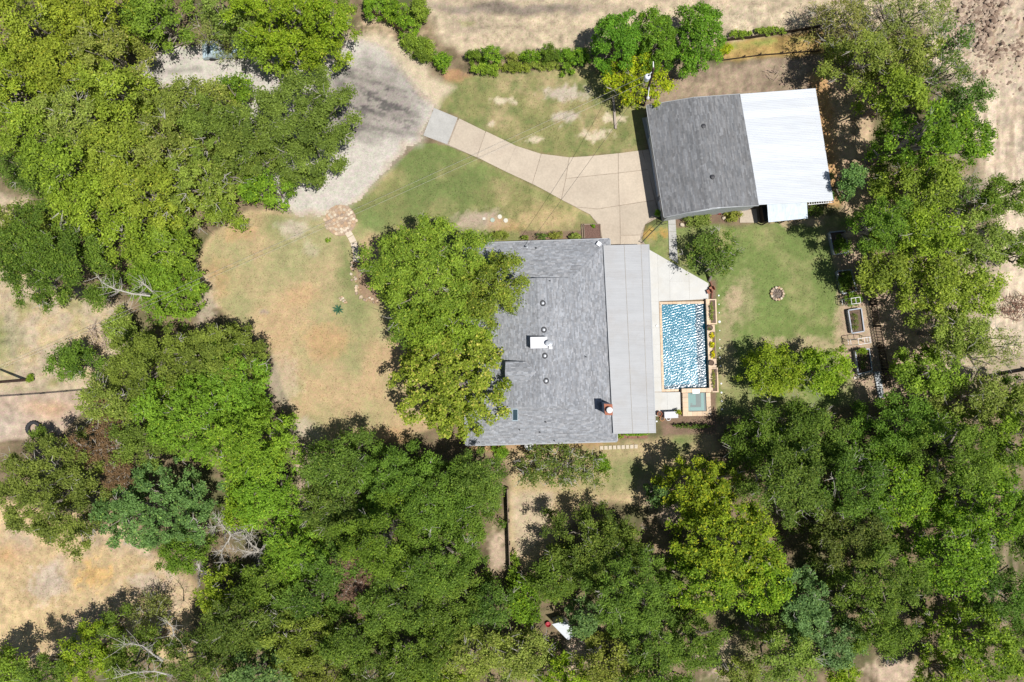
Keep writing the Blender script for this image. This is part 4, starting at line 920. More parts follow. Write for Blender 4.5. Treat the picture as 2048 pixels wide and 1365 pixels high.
# ------------------------------------------------------------------ utility lids in the lawn
for x, y, r, lab, sq in ((968, 438, 3.5, 'small square white lid west of the round lids in the lawn', 1), (985, 440.5, 4.6, 'greenish round lid, western one of the three in the lawn', 0), (999.5, 434, 4.6, 'pale round lid, middle one of three in the lawn', 0), (1011.5, 441.5, 4.6, 'pale round lid, eastern one of three, on orange earth', 0)):
    m = MB(); q = P(x, y); R = r * S
    if sq: m.box((q[0], q[1], 0.05), (R * 1.7, R * 1.4, 0.1))
    else: m.lathe(q, [(R, 0), (R, 0.07), (R * .85, 0.09), (R * .8, 0.075), (R * .1, 0.08)], 18)
    o = m.out('manhole_cover', mat('lid_green', (0.36, 0.42, 0.35), 0.8) if 'greenish' in lab else mat('lid_pale', (0.56, 0.53, 0.45), 0.8, 0.1, 5)); tag(o, lab, 'lid', None if sq else 'round lids in the lawn')
# ------------------------------------------------------------------ stones: curb along the tree, small ring, fire pit
def boulder(x, y, r, h, lab, seed, group='rough stones edging the bed under the big tree'):
    o = rock('edging_stone', x, y, r, h, STONES[seed % 4], None, seed=seed, sq=0.3); return tag(o, lab, 'stone', group)
rr = random.Random(31); edging = thing('stone_edging', 'curved heap of rough pale stones edging the bed under the pecan tree', 'stone edging', P(712, 565))
cur = [(709, 530), (707, 540), (706, 551), (709, 562), (712, 573), (717, 583), (724, 592), (733, 598), (743, 601), (752, 604)]
for i, (x, y) in enumerate(cur):
    for k in range(3):
        rock('stone', x + rr.uniform(-5, 5), y + rr.uniform(-5, 5), rr.uniform(2.2, 3.9), rr.uniform(0.12, 0.3), STONES[(i * 3 + k) % 4], edging, seed=i * 3 + k, sq=.3)
ring = thing('stone_triangle', 'small triangle of stones beside the agave in the front lawn', 'stones', P(686, 601))
for i, (x, y) in enumerate(((680, 597), (684, 594), (687, 597), (690, 601), (693, 605), (687, 603), (682, 601), (690, 606), (684, 598.5))): rock('stone', x, y, 2.3, 0.14, STONES[i % 3], ring, seed=200 + i, sq=.3)
fp = thing('fire_pit', 'round stone fire pit with ash in the middle of the back lawn', 'fire pit', P(1553.5, 588))
for i in range(14):
    t = 2 * math.pi * i / 14; rock('ring_stone', 1553.5 + 12 * math.cos(t), 588 + 12 * math.sin(t), 3.2, 0.28, STONES[(i * 3) % 4], fp, seed=300 + i, sq=.2)
MB().cyl(P(1553.5, 588), 0.55, 0.5, -0.02, 0.10, 16).out('ash', mat('ash', (0.16, 0.13, 0.11), 1, .4, 6), fp)
for i in range(7):
    a = rr.uniform(0, 6.28); c = P(1553.5 + rr.uniform(-4, 4), 588 + rr.uniform(-4, 4), 0.14); d = (math.cos(a) * .4, math.sin(a) * .4)
    MB().tube([(c[0] - d[0], c[1] - d[1], .13), (c[0] + d[0], c[1] + d[1], .18)], [0.035, 0.025]).out('charred_log', WOOD, fp)
# pavers south of the house
pv = thing('stepping_pavers', 'row of square pale pavers on the grass south of the house', None, P(1237, 895), kind='structure')
for i in range(9):
    x = 1203 + i * 8.6; MB().box((*xy(x, 896 - i * 0.35), 0.05), (0.36, 0.42, 0.10), 0.03).out('paver', DECK if False else mat('paver', (0.50, 0.43, 0.33), 0.9, .12, 4, fine=.1), pv)
# air conditioner
ac = thing('air_conditioner', 'round white air-conditioning unit against the south wall', 'air conditioner', P(1057.5, 893))
q = P(1057.5, 890.5); 
MB().lathe(q, [(0.50, 0), (0.50, 0.75), (0.46, 0.82), (0.40, 0.82)], 20).out('cabinet', WHITE, ac)
MB().cyl(q, 0.40, 0.40, 0.70, 0.78, 18).out('fan_well', DARKM, ac)
for k in range(6):
    t = k * math.pi / 6; MB().tube([(q[0] - .42 * math.cos(t), q[1] - .42 * math.sin(t), .84), (q[0] + .42 * math.cos(t), q[1] + .42 * math.sin(t), .84)], 0.012, 4).out('guard_bar', WHITE, ac)
# planting bed at the drive corner
bd = thing('garden_bed', 'framed mulch bed in the corner of drive and house', 'garden bed', P(1183, 465))
for a, b in (((1163, 450), (1200, 449)), ((1200, 449), (1202, 477)), ((1163, 450), (1165, 478)), ((1167, 449), (1169, 478))): MB().beam((*xy(*a), 0.09), (*xy(*b), 0.09), 0.09, 0.18).out('border_board', WOOD, bd)
MB().prism([xy(1168.5, 451), xy(1199, 450), xy(1201, 478), xy(1170, 479)], -0.02, 0.10).out('mulch', mat('mulch', (0.15, 0.09, 0.07), 1, .4, 9, 0.03, 20, fine=.3), bd)
bd2 = thing('garden_bed', 'narrow brick-edged bed under the south end of the porch', 'garden bed', P(1265, 871))
for i in range(3): MB().prism([xy(1236 + i * 20, 870), xy(1254 + i * 20, 869.5), xy(1254 + i * 20, 877), xy(1236 + i * 20, 877)], -0.02, 0.15).out('bed_box', mat('red_wood', (.22, .11, .08), .9, .3, 6), bd2)

# ------------------------------------------------------------------ raised beds, trellises, fences
def raised_bed(pts, lab, h=0.55):
    c = (sum(p[0] for p in pts) / 4, sum(p[1] for p in pts) / 4)
    t = thing('raised_bed', lab, 'raised bed', P(*c), group='raised garden beds along the picket fence')
    q = [Vector((*xy(*p, h), 0)) for p in pts]
    for i in range(4):
        a, b = q[i], q[(i + 1) % 4]; m = MB(); d = b - a; n = max(6, int(d.length / 0.12)); s = Vector((-d.y, d.x, 0)).normalized(); vs = []
        for k in range(n + 1):
            p = a + d * k / n + s * (0.015 if k % 2 else -0.015); vs += [(p.x, p.y, 0), (p.x, p.y, h)]
        m.add(vs, [(2 * k, 2 * k + 2, 2 * k + 3, 2 * k + 1) for k in range(n)]); m.out('bed_side', GREYM, t)
        m = MB(); m.beam(a + Vector((0, 0, h)), b + Vector((0, 0, h)), 0.12, 0.07); m.out('rim', mat('galvanised_rim', (0.36, 0.38, 0.42), 0.6, .1, 3), t)
    MB().prism(shrink([tuple(p.xy) for p in q], 0.07), 0, h * 0.75).out('soil', SOIL, t)
    return t
raised_bed([(1696.5, 621), (1722.5, 617), (1728.5, 663), (1704, 667)], 'grey metal raised bed between the two arch trellises')
raised_bed([(1710.5, 702), (1738.5, 698), (1744.5, 742), (1716.5, 749)], 'southernmost grey metal raised bed, south of both trellises')
raised_bed([(1674, 543), (1702, 540), (1713, 582), (1686, 588)], 'raised bed full of leafy plants just north of the trellises')
raised_bed([(1659, 465), (1690, 462), (1697, 505), (1668, 510)], 'northernmost raised bed in the shade of the trees')
def trellis(cx, cy, lab, w=24.0, rot=0.0):
    t = thing('arch_trellis', lab, 'trellis', P(cx, cy), group='white arch trellises over the garden path')
    H_ = 2.15; ht = 1.25; L = 0.62
    c = Vector((*xy(cx, cy, 1.0), 0)); u = Vector((math.cos(rot), math.sin(rot), 0)); v = Vector((-u.y, u.x, 0))
    half = w * S / 2
    prof = [(-half * 1.25, 0), (-half * 1.25, ht), (-half * .8, H_), (half * .8, H_), (half * 1.25, ht), (half * 1.25, 0)]
    TW = mat('trellis_white', (0.62, 0.60, 0.58), 0.6)
    for s_ in (-L / 2, L / 2):
        for k in range(5):
            a = c + u * prof[k][0] + v * s_ + Vector((0, 0, prof[k][1])); b = c + u * prof[k + 1][0] + v * s_ + Vector((0, 0, prof[k + 1][1])); MB().beam(a, b, 0.055, 0.055).out('frame_rail', TW, t)
    for (x_, z_) in prof[1:5] + [(0, H_), (-half * 1.25, .7), (half * 1.25, .7)]:
        a = c + u * x_ + Vector((0, 0, z_ - 0.002)); MB().beam(a - v * L / 2, a + v * L / 2, 0.045, 0.045).out('cross_bar', TW, t)
    return t
trellis(1701, 603, 'white arch trellis overgrown with a vine, north of the middle raised bed', 22, math.radians(8))
trellis(1718, 682, 'bare white arch trellis between the two southern raised beds', 30, math.radians(9))

def picket_fence(pts, lab, h, step, mt, name='picket_fence', cat='fence', pw=0.09, group=None):
    t = thing(name, lab, cat, P(*pts[0]), group=group)
    for i in range(len(pts) - 1):
        a = Vector((*xy(*pts[i]), 0)); b = Vector((*xy(*pts[i + 1]), 0)); d = b - a; L = d.length; n = max(1, int(L / step)); s = Vector((-d.y, d.x, 0)).normalized()
        ang = math.atan2(d.y, d.x)
        for k in range(n):
            p = a + d * (k + .5) / n; MB().box((p.x, p.y, h / 2), (pw, 0.025, h), ang).out('picket', mt, t)
        for z_ in (0.3, h - 0.25):
            MB().beam(a + s * 0.035 + Vector((0, 0, z_)), b + s * 0.035 + Vector((0, 0, z_)), 0.04, 0.09).out('rail', mt, t)
        for k in range(int(L / 2.4) + 1):
            p = a + d * min(1, k * 2.4 / L) + s * 0.10; MB().box((p.x, p.y, h / 2 + .03), (0.09, 0.09, h + 0.06), ang).out('post', mt, t)
    return t
picket_fence([(1722, 520), (1739, 610), (1768, 772)], 'dark picket fence between the garden beds and the eastern trees', 1.6, 0.17, DARKWOOD)
def board_fence(pts, lab, h, mt, step=0.16, cat='fence', thick=0.025):
    t = thing('board_fence', lab, cat, P(*pts[0]))
    for i in range(len(pts) - 1):
        a = Vector((*xy(*pts[i]), 0)); b = Vector((*xy(*pts[i + 1]), 0)); d = b - a; L = d.length; n = max(1, int(L / step)); ang = math.atan2(d.y, d.x)
        for k in range(n):
            p = a + d * (k + .5) / n; MB().box((p.x, p.y, h / 2), (L / n - 0.012, thick, h + rs.uniform(-.02, .02)), ang).out('board', mt, t)
        s = Vector((-d.y, d.x, 0)).normalized(); MB().beam(a + s * .05 + Vector((0, 0, h - .3)), b + s * .05 + Vector((0, 0, h - .3)), 0.05, 0.09).out('rail', mt, t)
        for k in range(int(L / 2.4) + 1):
            p = a + d * min(1, k * 2.4 / L) + s * .12; MB().box((p.x, p.y, h / 2), (.1, .1, h + .1), ang).out('post', mt, t)
    return t
board_fence([(732, 22), (770, 43), (806, 66)], 'grey board fence running diagonally above the gravel turnaround', 1.3, WOOD)
board_fence([(1014, 975), (1016, 1040), (1019, 1130)], 'weathered fence beside the bare strip in the woods south of the house', 1.3, WOOD)
board_fence([(1440, 84), (1500, 78), (1565, 68), (1640, 56)], 'dark low fence along the field behind the garage', 0.7, DARKWOOD, 0.3)
board_fence([(1445, 122), (1520, 112), (1600, 106), (1640, 103)], 'low dark edging fence along the golden grass behind the garage', 0.35, DARKWOOD, 0.3)
board_fence([(1958, 758), (2005, 747), (2100, 730)], 'dark fence at the right edge by the sandy ground', 1.0, DARKWOOD, 0.25)
def rail_fence(pts, lab, h, mt, gap=2.4, rails=(0.25, 0.6, 0.95), name='rail_fence', r=0.02, pr_=0.04):
    t = thing(name, lab, 'fence', P(*pts[0]))
    for i in range(len(pts) - 1):
        a = Vector((*xy(*pts[i]), 0)); b = Vector((*xy(*pts[i + 1]), 0)); d = b - a; L = d.length; n = max(1, round(L / gap))
        for z_ in rails: MB().tube([tuple(a + Vector((0, 0, h * z_))), tuple(b + Vector((0, 0, h * z_)))], r, 5).out('rail', mt, t)
        for k in range(n + 1): p = a + d * k / n; MB().cyl((p.x, p.y), pr_, pr_, -0.05, h, 8).out('post', mt, t)
    return t
rail_fence([(-120, 797), (0, 793), (90, 787), (182, 779)], 'thin dark wire fence between the dry lawn and the bare ground at the left', 0.8, DARKM)
rail_fence([(1283, 486), (1305, 463), (1323, 446)], 'black metal fence from the porch corner to the garage corner', 1.15, DARKM, 1.2, (0.1, 0.95), r=0.018)
gt = thing('garden_gate', 'small black metal gate at the south-west corner of the garage', 'gate', P(1330, 443))
for a, b in (((1324, 437), (1334, 436)), ((1324, 437), (1324, 450)), ((1324, 450), (1334, 447))):
    for z_ in (0.15, 1.1): MB().tube([P(*a, z_), P(*b, z_)], 0.02, 5).out('gate_rail', DARKM, gt)
for k in range(9): MB().tube([P(1324, 437 + k * 1.5, 0.1), P(1324, 437 + k * 1.5, 1.15)], 0.012, 4).out('bar', DARKM, gt)
# concrete block row and edging
bl = thing('block_wall', 'line of grey concrete blocks south of the raised beds', 'block wall', P(1757, 775))
BLK = mat('concrete_block', (0.42, 0.44, 0.45), 0.9, .1, 5)
for i in range(11):
    for j in range(2):
        x = 1749 + j * 6.2 + i * 0.9; y = 746 + i * 4.8; p = xy(x, y)
        MB().box((p[0], p[1], 0.12), (0.30, 0.24, 0.24), -0.18).out('block', BLK, bl)
br = thing('paver_border', 'curved border of pale blocks at the foot of the last raised bed', 'border', P(1728, 752))
for i in range(9):
    x = 1709 + i * 4.3; y = 755 - i * 1.3 + (0.25 * (i - 4) ** 2) * .3; p = xy(x, y); MB().box((p[0], p[1], 0.05), (0.21, 0.26, 0.12), 0.2).out('block', mat('pale_block', (0.50, 0.44, 0.37), .9, .12, 5), br)
# ------------------------------------------------------------------ poles and cables
def pole(base, top, lab, r0=0.16, r1=0.11):
    t = thing('utility_pole', lab, 'utility pole', base)
    MB().tube([(base[0], base[1], -0.1), tuple(lerp3(base, top, .5)), top], [r0, (r0 + r1) / 2, r1], 10).out('shaft', mat('creosote_wood', (0.085, 0.055, 0.045), 0.9, .25, 4, fine=.2), t)
    return t
pb = P(1287.5, 211); pt = P(1307.5, 137, 9.8)
up = pole(pb, pt, 'tall dark utility pole with a transformer, rising through the yellow tree by the garage')
trc = Vector(pt) + Vector((-0.45, -0.55, -0.9))
tf = MB().lathe(tuple(trc), [(0.24, trc.z - 0.45), (0.28, trc.z - 0.40), (0.28, trc.z + 0.30), (0.22, trc.z + 0.38)], 16).out('transformer', mat('transformer_grey', (0.66, 0.70, 0.76), 0.4, .05, 3), up)
MB().lathe((trc.x + .08, trc.y + .05), [(0.07, trc.z + 0.38), (0.09, trc.z + 0.46), (0.05, trc.z + 0.6)], 10).out('bushing', DARKM, up)
MB().beam(tuple(Vector(pt) + Vector((0, 0, -0.75))), tuple(trc + Vector((0.1, 0.1, .1))), 0.08, 0.1).out('bracket', GREYM, up)
MB().tube([tuple(Vector(pt) + Vector((0, 0, -.15))), tuple(Vector(pt) + Vector((-0.1, 0.55, 0.25)))], [0.06, 0.045], 8).out('top_insulator', WHITE, up)
lm = lerp3(pb, pt, 0.55)
MB().tube([lm, tuple(Vector(lm) + Vector((-0.05, -0.35, 0.35))), tuple(Vector(lm) + Vector((-0.1, -1.1, 0.1)))], 0.035, 6).out('lamp_arm', WHITE, up)
lq = Vector(lm) + Vector((-0.1, -1.2, 0.05)); MB().lathe(tuple(lq), [(0.08, lq.z + .15), (0.17, lq.z), (0.14, lq.z - .12), (0.03, lq.z - .16)], 14).out('yard_lamp', mat('lamp_housing', (.6, .6, .6), .4), up)
lb = P(53, 760); lt = (P(-97, 772, 9.5)[0], P(-97, 772, 9.5)[1], 9.5)
pole(lb, lt, 'dark utility pole leaning out of the left edge of the picture', 0.17, 0.12)
CABLE = mat('cable_pale', (0.42, 0.40, 0.36), 0.6); CABLED = mat('cable_dark', (0.035, 0.035, 0.035), 0.7)
def cable(a, b, sag, r, lab, material, name='power_line', group=None):
    a = Vector(a); b = Vector(b); pts = [a.lerp(b, i / 24) - Vector((0, 0, sag * 4 * (i / 24) * (1 - i / 24))) for i in range(25)]
    o = MB().tube(pts, r, 5).out(name, material); tag(o, lab, 'cable', group); return o
cable(Vector(pt) + Vector((-0.1, -0.2, -0.5)), Vector(lt) + Vector((0, 0, -0.2)), 1.2, 0.009, 'upper of two thin cables crossing the front lawn from pole to pole', CABLE, group='cables between the two utility poles')
cable(Vector(pt) + Vector((-0.1, -0.5, -1.6)), Vector(lt) + Vector((0, 0, -1.2)), 1.3, 0.009, 'lower of two thin cables crossing the front lawn from pole to pole', CABLE, group='cables between the two utility poles')
cable(Vector(pt) + Vector((-0.1, -0.3, -1.2)), WH, 0.9, 0.016, 'dark service cable from the transformer pole down to the house roof', CABLED)
# timber lying in the grass
o = MB().beam(P(1226.5, 196, 0.12), P(1231.5, 258, 0.12), 0.22, 0.22).out('timber_beam', mat('grey_timber', (0.36, 0.30, 0.25), .9, .15, 3, fine=.15)); tag(o, 'long squared grey timber lying on the grass left of the garage', 'timber')
# tractor tyre
ty = thing('tractor_tyre', 'large black tyre lying half under the branches at the left', 'tyre', P(70, 858))
vs = []; fs = []; q = P(70, 857); nn = 40
for i in range(nn):
    t = 2 * math.pi * i / nn; tread = 0.05 if i % 2 else 0
    for r, z in ((0.48, 0.05), (0.50, 0.34), (0.66, 0.42), (0.80 + tread, 0.38), (0.84 + tread, 0.2), (0.80 + tread, 0.02), (0.62, 0.0)): vs.append((q[0] + r * math.cos(t), q[1] + r * math.sin(t), z))
for i in range(nn):
    for k in range(7): fs.append((i * 7 + k, i * 7 + (k + 1) % 7, ((i + 1) % nn) * 7 + (k + 1) % 7, ((i + 1) % nn) * 7 + k))
MB().add(vs, fs).out('tread', mat('rubber', (0.035, 0.035, 0.037), .8, .2, 4), ty)
# white box shelter in the woods
ws = thing('white_shelter', 'small white-roofed shelter half hidden by the trees at the bottom', 'shelter', P(1130, 1260))
A = [P(1104, 1249, 1.9), P(1130, 1243, 1.9), P(1153, 1268, 1.9), P(1136, 1281, 1.9)]
MB().prism([p[:2] for p in A], 1.82, 1.9).out('roof', WHITEM, ws); MB().prism(shrink([p[:2] for p in A], .12), 0, 1.82).out('wall', WALLG, ws)
rt = thing('red_tub', 'red plastic tub beside the small white-roofed shelter', 'tub', P(1094, 1247))
MB().lathe(P(1096, 1247), [(0.2, 0), (0.28, 0.35), (0.30, 0.35), (0.27, 0.31), (0.18, 0.1)], 16).out('tub_body', MATS['red_plastic'], rt); MB().tube([P(1091, 1247, .37), P(1101, 1247, .37)], .02, 5).out('handle', MATS['red_plastic'], rt)
# brush pile at the right edge and by the left lawn
def brush(cx, cy, rx, ry, n, material, lab, seed, h=0.6, name='brush_pile'):
    q = random.Random(seed); m = MB()
    for i in range(n):
        a = q.uniform(0, 6.28); r = math.sqrt(q.random()); x = cx + rx * r * math.cos(a); y = cy + ry * r * math.sin(a); t = q.uniform(0, 6.28); L = q.uniform(6, 18); z = h * (1 - r * r) * q.uniform(.2, 1) + .05
        p0 = xy(x, y); p1 = xy(x + L * math.cos(t), y + L * math.sin(t)); mid = ((p0[0] + p1[0]) / 2 + q.uniform(-.15, .15), (p0[1] + p1[1]) / 2 + q.uniform(-.15, .15), z + .1)
        m.tube([(*p0, z), mid, (*p1, z * .6 + q.uniform(0, .2))], [0.03, 0.025, 0.01], 4)
    o = m.out(name, material); tag(o, lab, 'brush pile'); return o
brush(2032, 615, 34, 26, 170, mat('rust_brush', (0.26, 0.145, 0.10), .9, .3, 5), 'heap of rusty brown cut brush at the right edge', 5, 1.0)
brush(205, 672, 30, 28, 120, mat('grey_brush', (0.40, 0.31, 0.24), .9, .2, 5), 'pale dead brush above the small green tree at the left', 6, .8)
brush(1000, 1075, 0.1, 0.1, 1, MATS['grey_brush'], 'short fallen stick on the bare strip in the south woods', 9, .2, 'fallen_stick')
# car under the trees by the turnaround
car = thing('parked_car', 'pale blue car mostly hidden under the trees by the turnaround', 'car', P(452, 103), rz=0.0)
cb_ = Vector(P(452, 104)); ang = math.radians(4); cu = Vector((math.cos(ang), math.sin(ang), 0)); cv = Vector((-cu.y, cu.x, 0))
prof = [(-2.25, .35), (-2.28, .75), (-2.0, .88), (-1.7, .95), (-1.1, 1.42), (0.4, 1.45), (1.05, 1.0), (2.0, .88), (2.25, .7), (2.25, .35)]
vs = []; fs = []
for s_, k_ in ((-1, 1), (1, 1)):
    for x_, z_ in prof:
        w_ = 0.88 - (0.22 if z_ > 1.2 else 0.02 if z_ > .8 else 0); p = cb_ + cu * x_ + cv * w_ * s_; vs.append((p.x, p.y, z_))
n = len(prof); fs = [tuple(range(n - 1, -1, -1)), tuple(range(n, 2 * n))] + [(i, (i + 1) % n, n + (i + 1) % n, n + i) for i in range(n)]
MB().add(vs, fs).out('body', mat('pale_blue_paint', (0.45, 0.56, 0.62), .35, .03, 2, spec=.5), car)
for x0, z0, x1, z1 in ((-1.62, 1.03, -1.16, 1.40), (0.46, 1.42, 0.98, 1.07)):
    q4 = [cb_ + cu * x + cv * w * 1.0 + Vector((0, 0, z + .02)) for x, z, w in ((x0, z0, -.68), (x1, z1, -.6), (x1, z1, .6), (x0, z0, .68))]
    MB().add([tuple(p) for p in q4] + [tuple(p - Vector((0, 0, .03))) for p in q4], [(0, 1, 2, 3), (7, 6, 5, 4), (0, 4, 5, 1), (1, 5, 6, 2), (2, 6, 7, 3), (3, 7, 4, 0)]).out('windscreen', GLASS, car)
for x_ in (-1.4, 1.4):
    for s_ in (-1, 1):
        c = cb_ + cu * x_ + cv * .84 * s_ + Vector((0, 0, .33)); MB().tube([c - cv * .1, c + cv * .1], .33, 16).out('wheel', MATS['rubber'], car)
# wheelbarrow-like reddish stools near the pool wall
for x, y, lab in ((1416, 584, 'rust-coloured metal chair nearest the pool wall'), (1421, 578, 'rust-coloured metal chair beside the first, away from the pool')):
    t = thing('patio_chair', lab, 'chair', P(x, y), group='rust-coloured chairs by the pool wall'); q = P(x, y); RU = mat('rust_metal', (0.30, 0.12, 0.07), .7, .2, 5)
    MB().box((q[0], q[1], .44), (.45, .45, .05), .4).out('seat', RU, t); MB().box((q[0] + .2, q[1] + .05, .7), (.05, .42, .5), .4).out('backrest', RU, t)
    for a in range(4): c = (q[0] + .2 * math.cos(a * 1.57 + 1.18), q[1] + .2 * math.sin(a * 1.57 + 1.18)); MB().cyl(c, .02, .02, .0, .44, 6).out('leg', RU, t)
bb = thing('timber_border', 'brown timber edging along the corner of the deck under the small tree', 'border', P(1421, 565))
MB().beam((*xy(1416, 553), .12), (*xy(1424, 574), .12), .14, .22).out('board', mat('brown_board', (.20, .09, .06), .8, .2, 4), bb); MB().beam((*xy(1424, 574), .12), (*xy(1423, 598), .12), .14, .22).out('board', MATS['brown_board'], bb)
for (x, y, lab) in ((1364, 451, 'pale flat rock at the west end of the shrub bed below the garage'), (1447, 437, 'pale flat rock between the two shrub groups below the garage')):
    o = rock('garden_rock', x, y, 4.5, .25, STONES[2], None, seed=int(x), sq=.3); tag(o, lab, 'rock')

# ------------------------------------------------------------------ trees and shrubs
# kind: shade colour, light colour, accent colour + share, clump radius, leaf length, leaf width, spray (0 round clump .. 1 feathery), cover, share of bare twigs
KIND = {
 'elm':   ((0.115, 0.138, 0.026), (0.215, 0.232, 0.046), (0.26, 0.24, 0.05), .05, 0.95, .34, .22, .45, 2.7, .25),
 'elmg':  ((0.092, 0.130, 0.026), (0.175, 0.210, 0.040), (0.23, 0.26, 0.04), .05, 0.95, .34, .22, .45, 2.7, .15),
 'olive': ((0.110, 0.122, 0.036), (0.195, 0.200, 0.062), (0.26, 0.22, 0.10), .06, 0.85, .30, .19, .5, 2.5, .6),
 'oak':   ((0.076, 0.092, 0.026), (0.150, 0.160, 0.044), (0.18, 0.18, 0.05), .05, 0.80, .28, .18, .4, 2.8, .25),
 'dark':  ((0.042, 0.066, 0.020), (0.105, 0.135, 0.036), (0.16, 0.17, 0.05), .05, 0.80, .30, .16, .65, 2.5, .3),
 'wood':  ((0.052, 0.080, 0.020), (0.118, 0.155, 0.034), (0.18, 0.20, 0.04), .04, 0.75, .27, .16, .5, 2.8, .12),
 'cedar': ((0.080, 0.130, 0.020), (0.155, 0.215, 0.034), (0.22, 0.24, 0.04), .05, 0.75, .36, .15, .85, 2.8, .12),
 'lime':  ((0.095, 0.130, 0.016), (0.185, 0.220, 0.026), (0.25, 0.24, 0.04), .08, 0.70, .32, .18, .6, 2.6, .1),
 'blue':  ((0.060, 0.098, 0.048), (0.115, 0.160, 0.085), (0.17, 0.21, 0.09), .06, 0.60, .28, .24, .15, 2.8, .1),
 'syca':  ((0.085, 0.120, 0.020), (0.195, 0.230, 0.045), (0.33, 0.30, 0.10), .10, 0.70, .34, .30, .15, 2.7, .0),
 'pecan': ((0.085, 0.120, 0.026), (0.175, 0.205, 0.040), (0.26, 0.24, 0.06), .06, 0.85, .32, .19, .5, 2.7, .2),
 'round': ((0.055, 0.105, 0.016), (0.105, 0.185, 0.026), (0.17, 0.23, 0.03), .05, 0.55, .24, .20, .1, 3.2, .0),
 'yel':   ((0.150, 0.170, 0.012), (0.280, 0.285, 0.018), (0.44, 0.34, 0.03), .08, 0.60, .26, .20, .5, 1.7, .1),
 'yo':    ((0.070, 0.105, 0.014), (0.170, 0.205, 0.024), (0.28, 0.26, 0.03), .10, 0.65, .32, .24, .3, 2.6, .05),
 'bright':((0.065, 0.115, 0.017), (0.135, 0.195, 0.028), (0.24, 0.29, 0.03), .06, 0.75, .32, .22, .45, 2.4, .15),
 'flower':((0.34, 0.26, 0.008), (0.52, 0.40, 0.010), (0.10, 0.13, 0.02), .12, 0.30, .22, .18, .4, 2.6, .0),
 'haze':  ((0.120, 0.125, 0.045), (0.185, 0.185, 0.070), (0.26, 0.22, 0.11), .10, 0.85, .26, .12, .8, 1.1, 1.2),
 'sparse':((0.060, 0.085, 0.026), (0.110, 0.140, 0.040), (0.18, 0.16, 0.06), .06, 0.70, .28, .18, .6, 1.15, .9),
}
def leaf_cloud(cen, lr, hz, n, spray, Lf, Wf, c1, c2, ca, share, g):
    """cen (k,3) clump centres, lr (k,), n leaves in all -> verts, colours"""
    k = len(cen); w = lr ** 2; w = w / w.sum(); li = g.choice(k, n, p=w)
    ns = 16; sd = g.normal(size=(k, ns, 3)); sd[..., 2] = np.abs(sd[..., 2]) * 0.75 - 0.15; sd /= np.linalg.norm(sd, axis=-1, keepdims=True)
    si = g.integers(0, ns, n); d = sd[li, si]
    rnd = g.normal(size=(n, 3)); rnd[:, 2] = np.abs(rnd[:, 2]) * .9 - .2; rnd /= np.linalg.norm(rnd, axis=1, keepdims=True)
    dd = d * spray + rnd * (1 - spray) * 1.0 + g.normal(size=(n, 3)) * 0.10
    t = (0.35 + 0.85 * g.random(n) ** 0.7) * (0.8 + .4 * spray)
    R = lr[li]; p = cen[li] + dd * (t * R)[:, None] * np.array([1, 1, hz])
    nrm = g.normal(size=(n, 3)) * 0.55 + np.array([0, 0, 0.75]) + dd * 0.45; nrm /= np.linalg.norm(nrm, axis=1, keepdims=True)
    ax = d * (0.4 + spray) + g.normal(size=(n, 3)) * (0.9 - .5 * spray); ax -= nrm * (ax * nrm).sum(1, keepdims=True); ax /= np.linalg.norm(ax, axis=1, keepdims=True) + 1e-9
    bx = np.cross(nrm, ax); s = (0.65 + 0.7 * g.random(n))[:, None]
    a = ax * Lf * .5 * s; b = bx * Wf * .5 * s; up = nrm * Wf * .14 * s
    v = np.stack([p - a + b + up, p - a * .8 - b, p + a], 1)
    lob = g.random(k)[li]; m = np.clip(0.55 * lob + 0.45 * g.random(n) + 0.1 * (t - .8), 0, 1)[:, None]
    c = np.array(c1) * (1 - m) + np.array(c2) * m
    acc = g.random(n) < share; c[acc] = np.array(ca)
    c = c * (0.74 + 0.52 * g.random(n))[:, None] * np.array([1.55, 1.80, 1.02])
    return v.reshape(-1, 3), np.repeat(c, 3, axis=0)

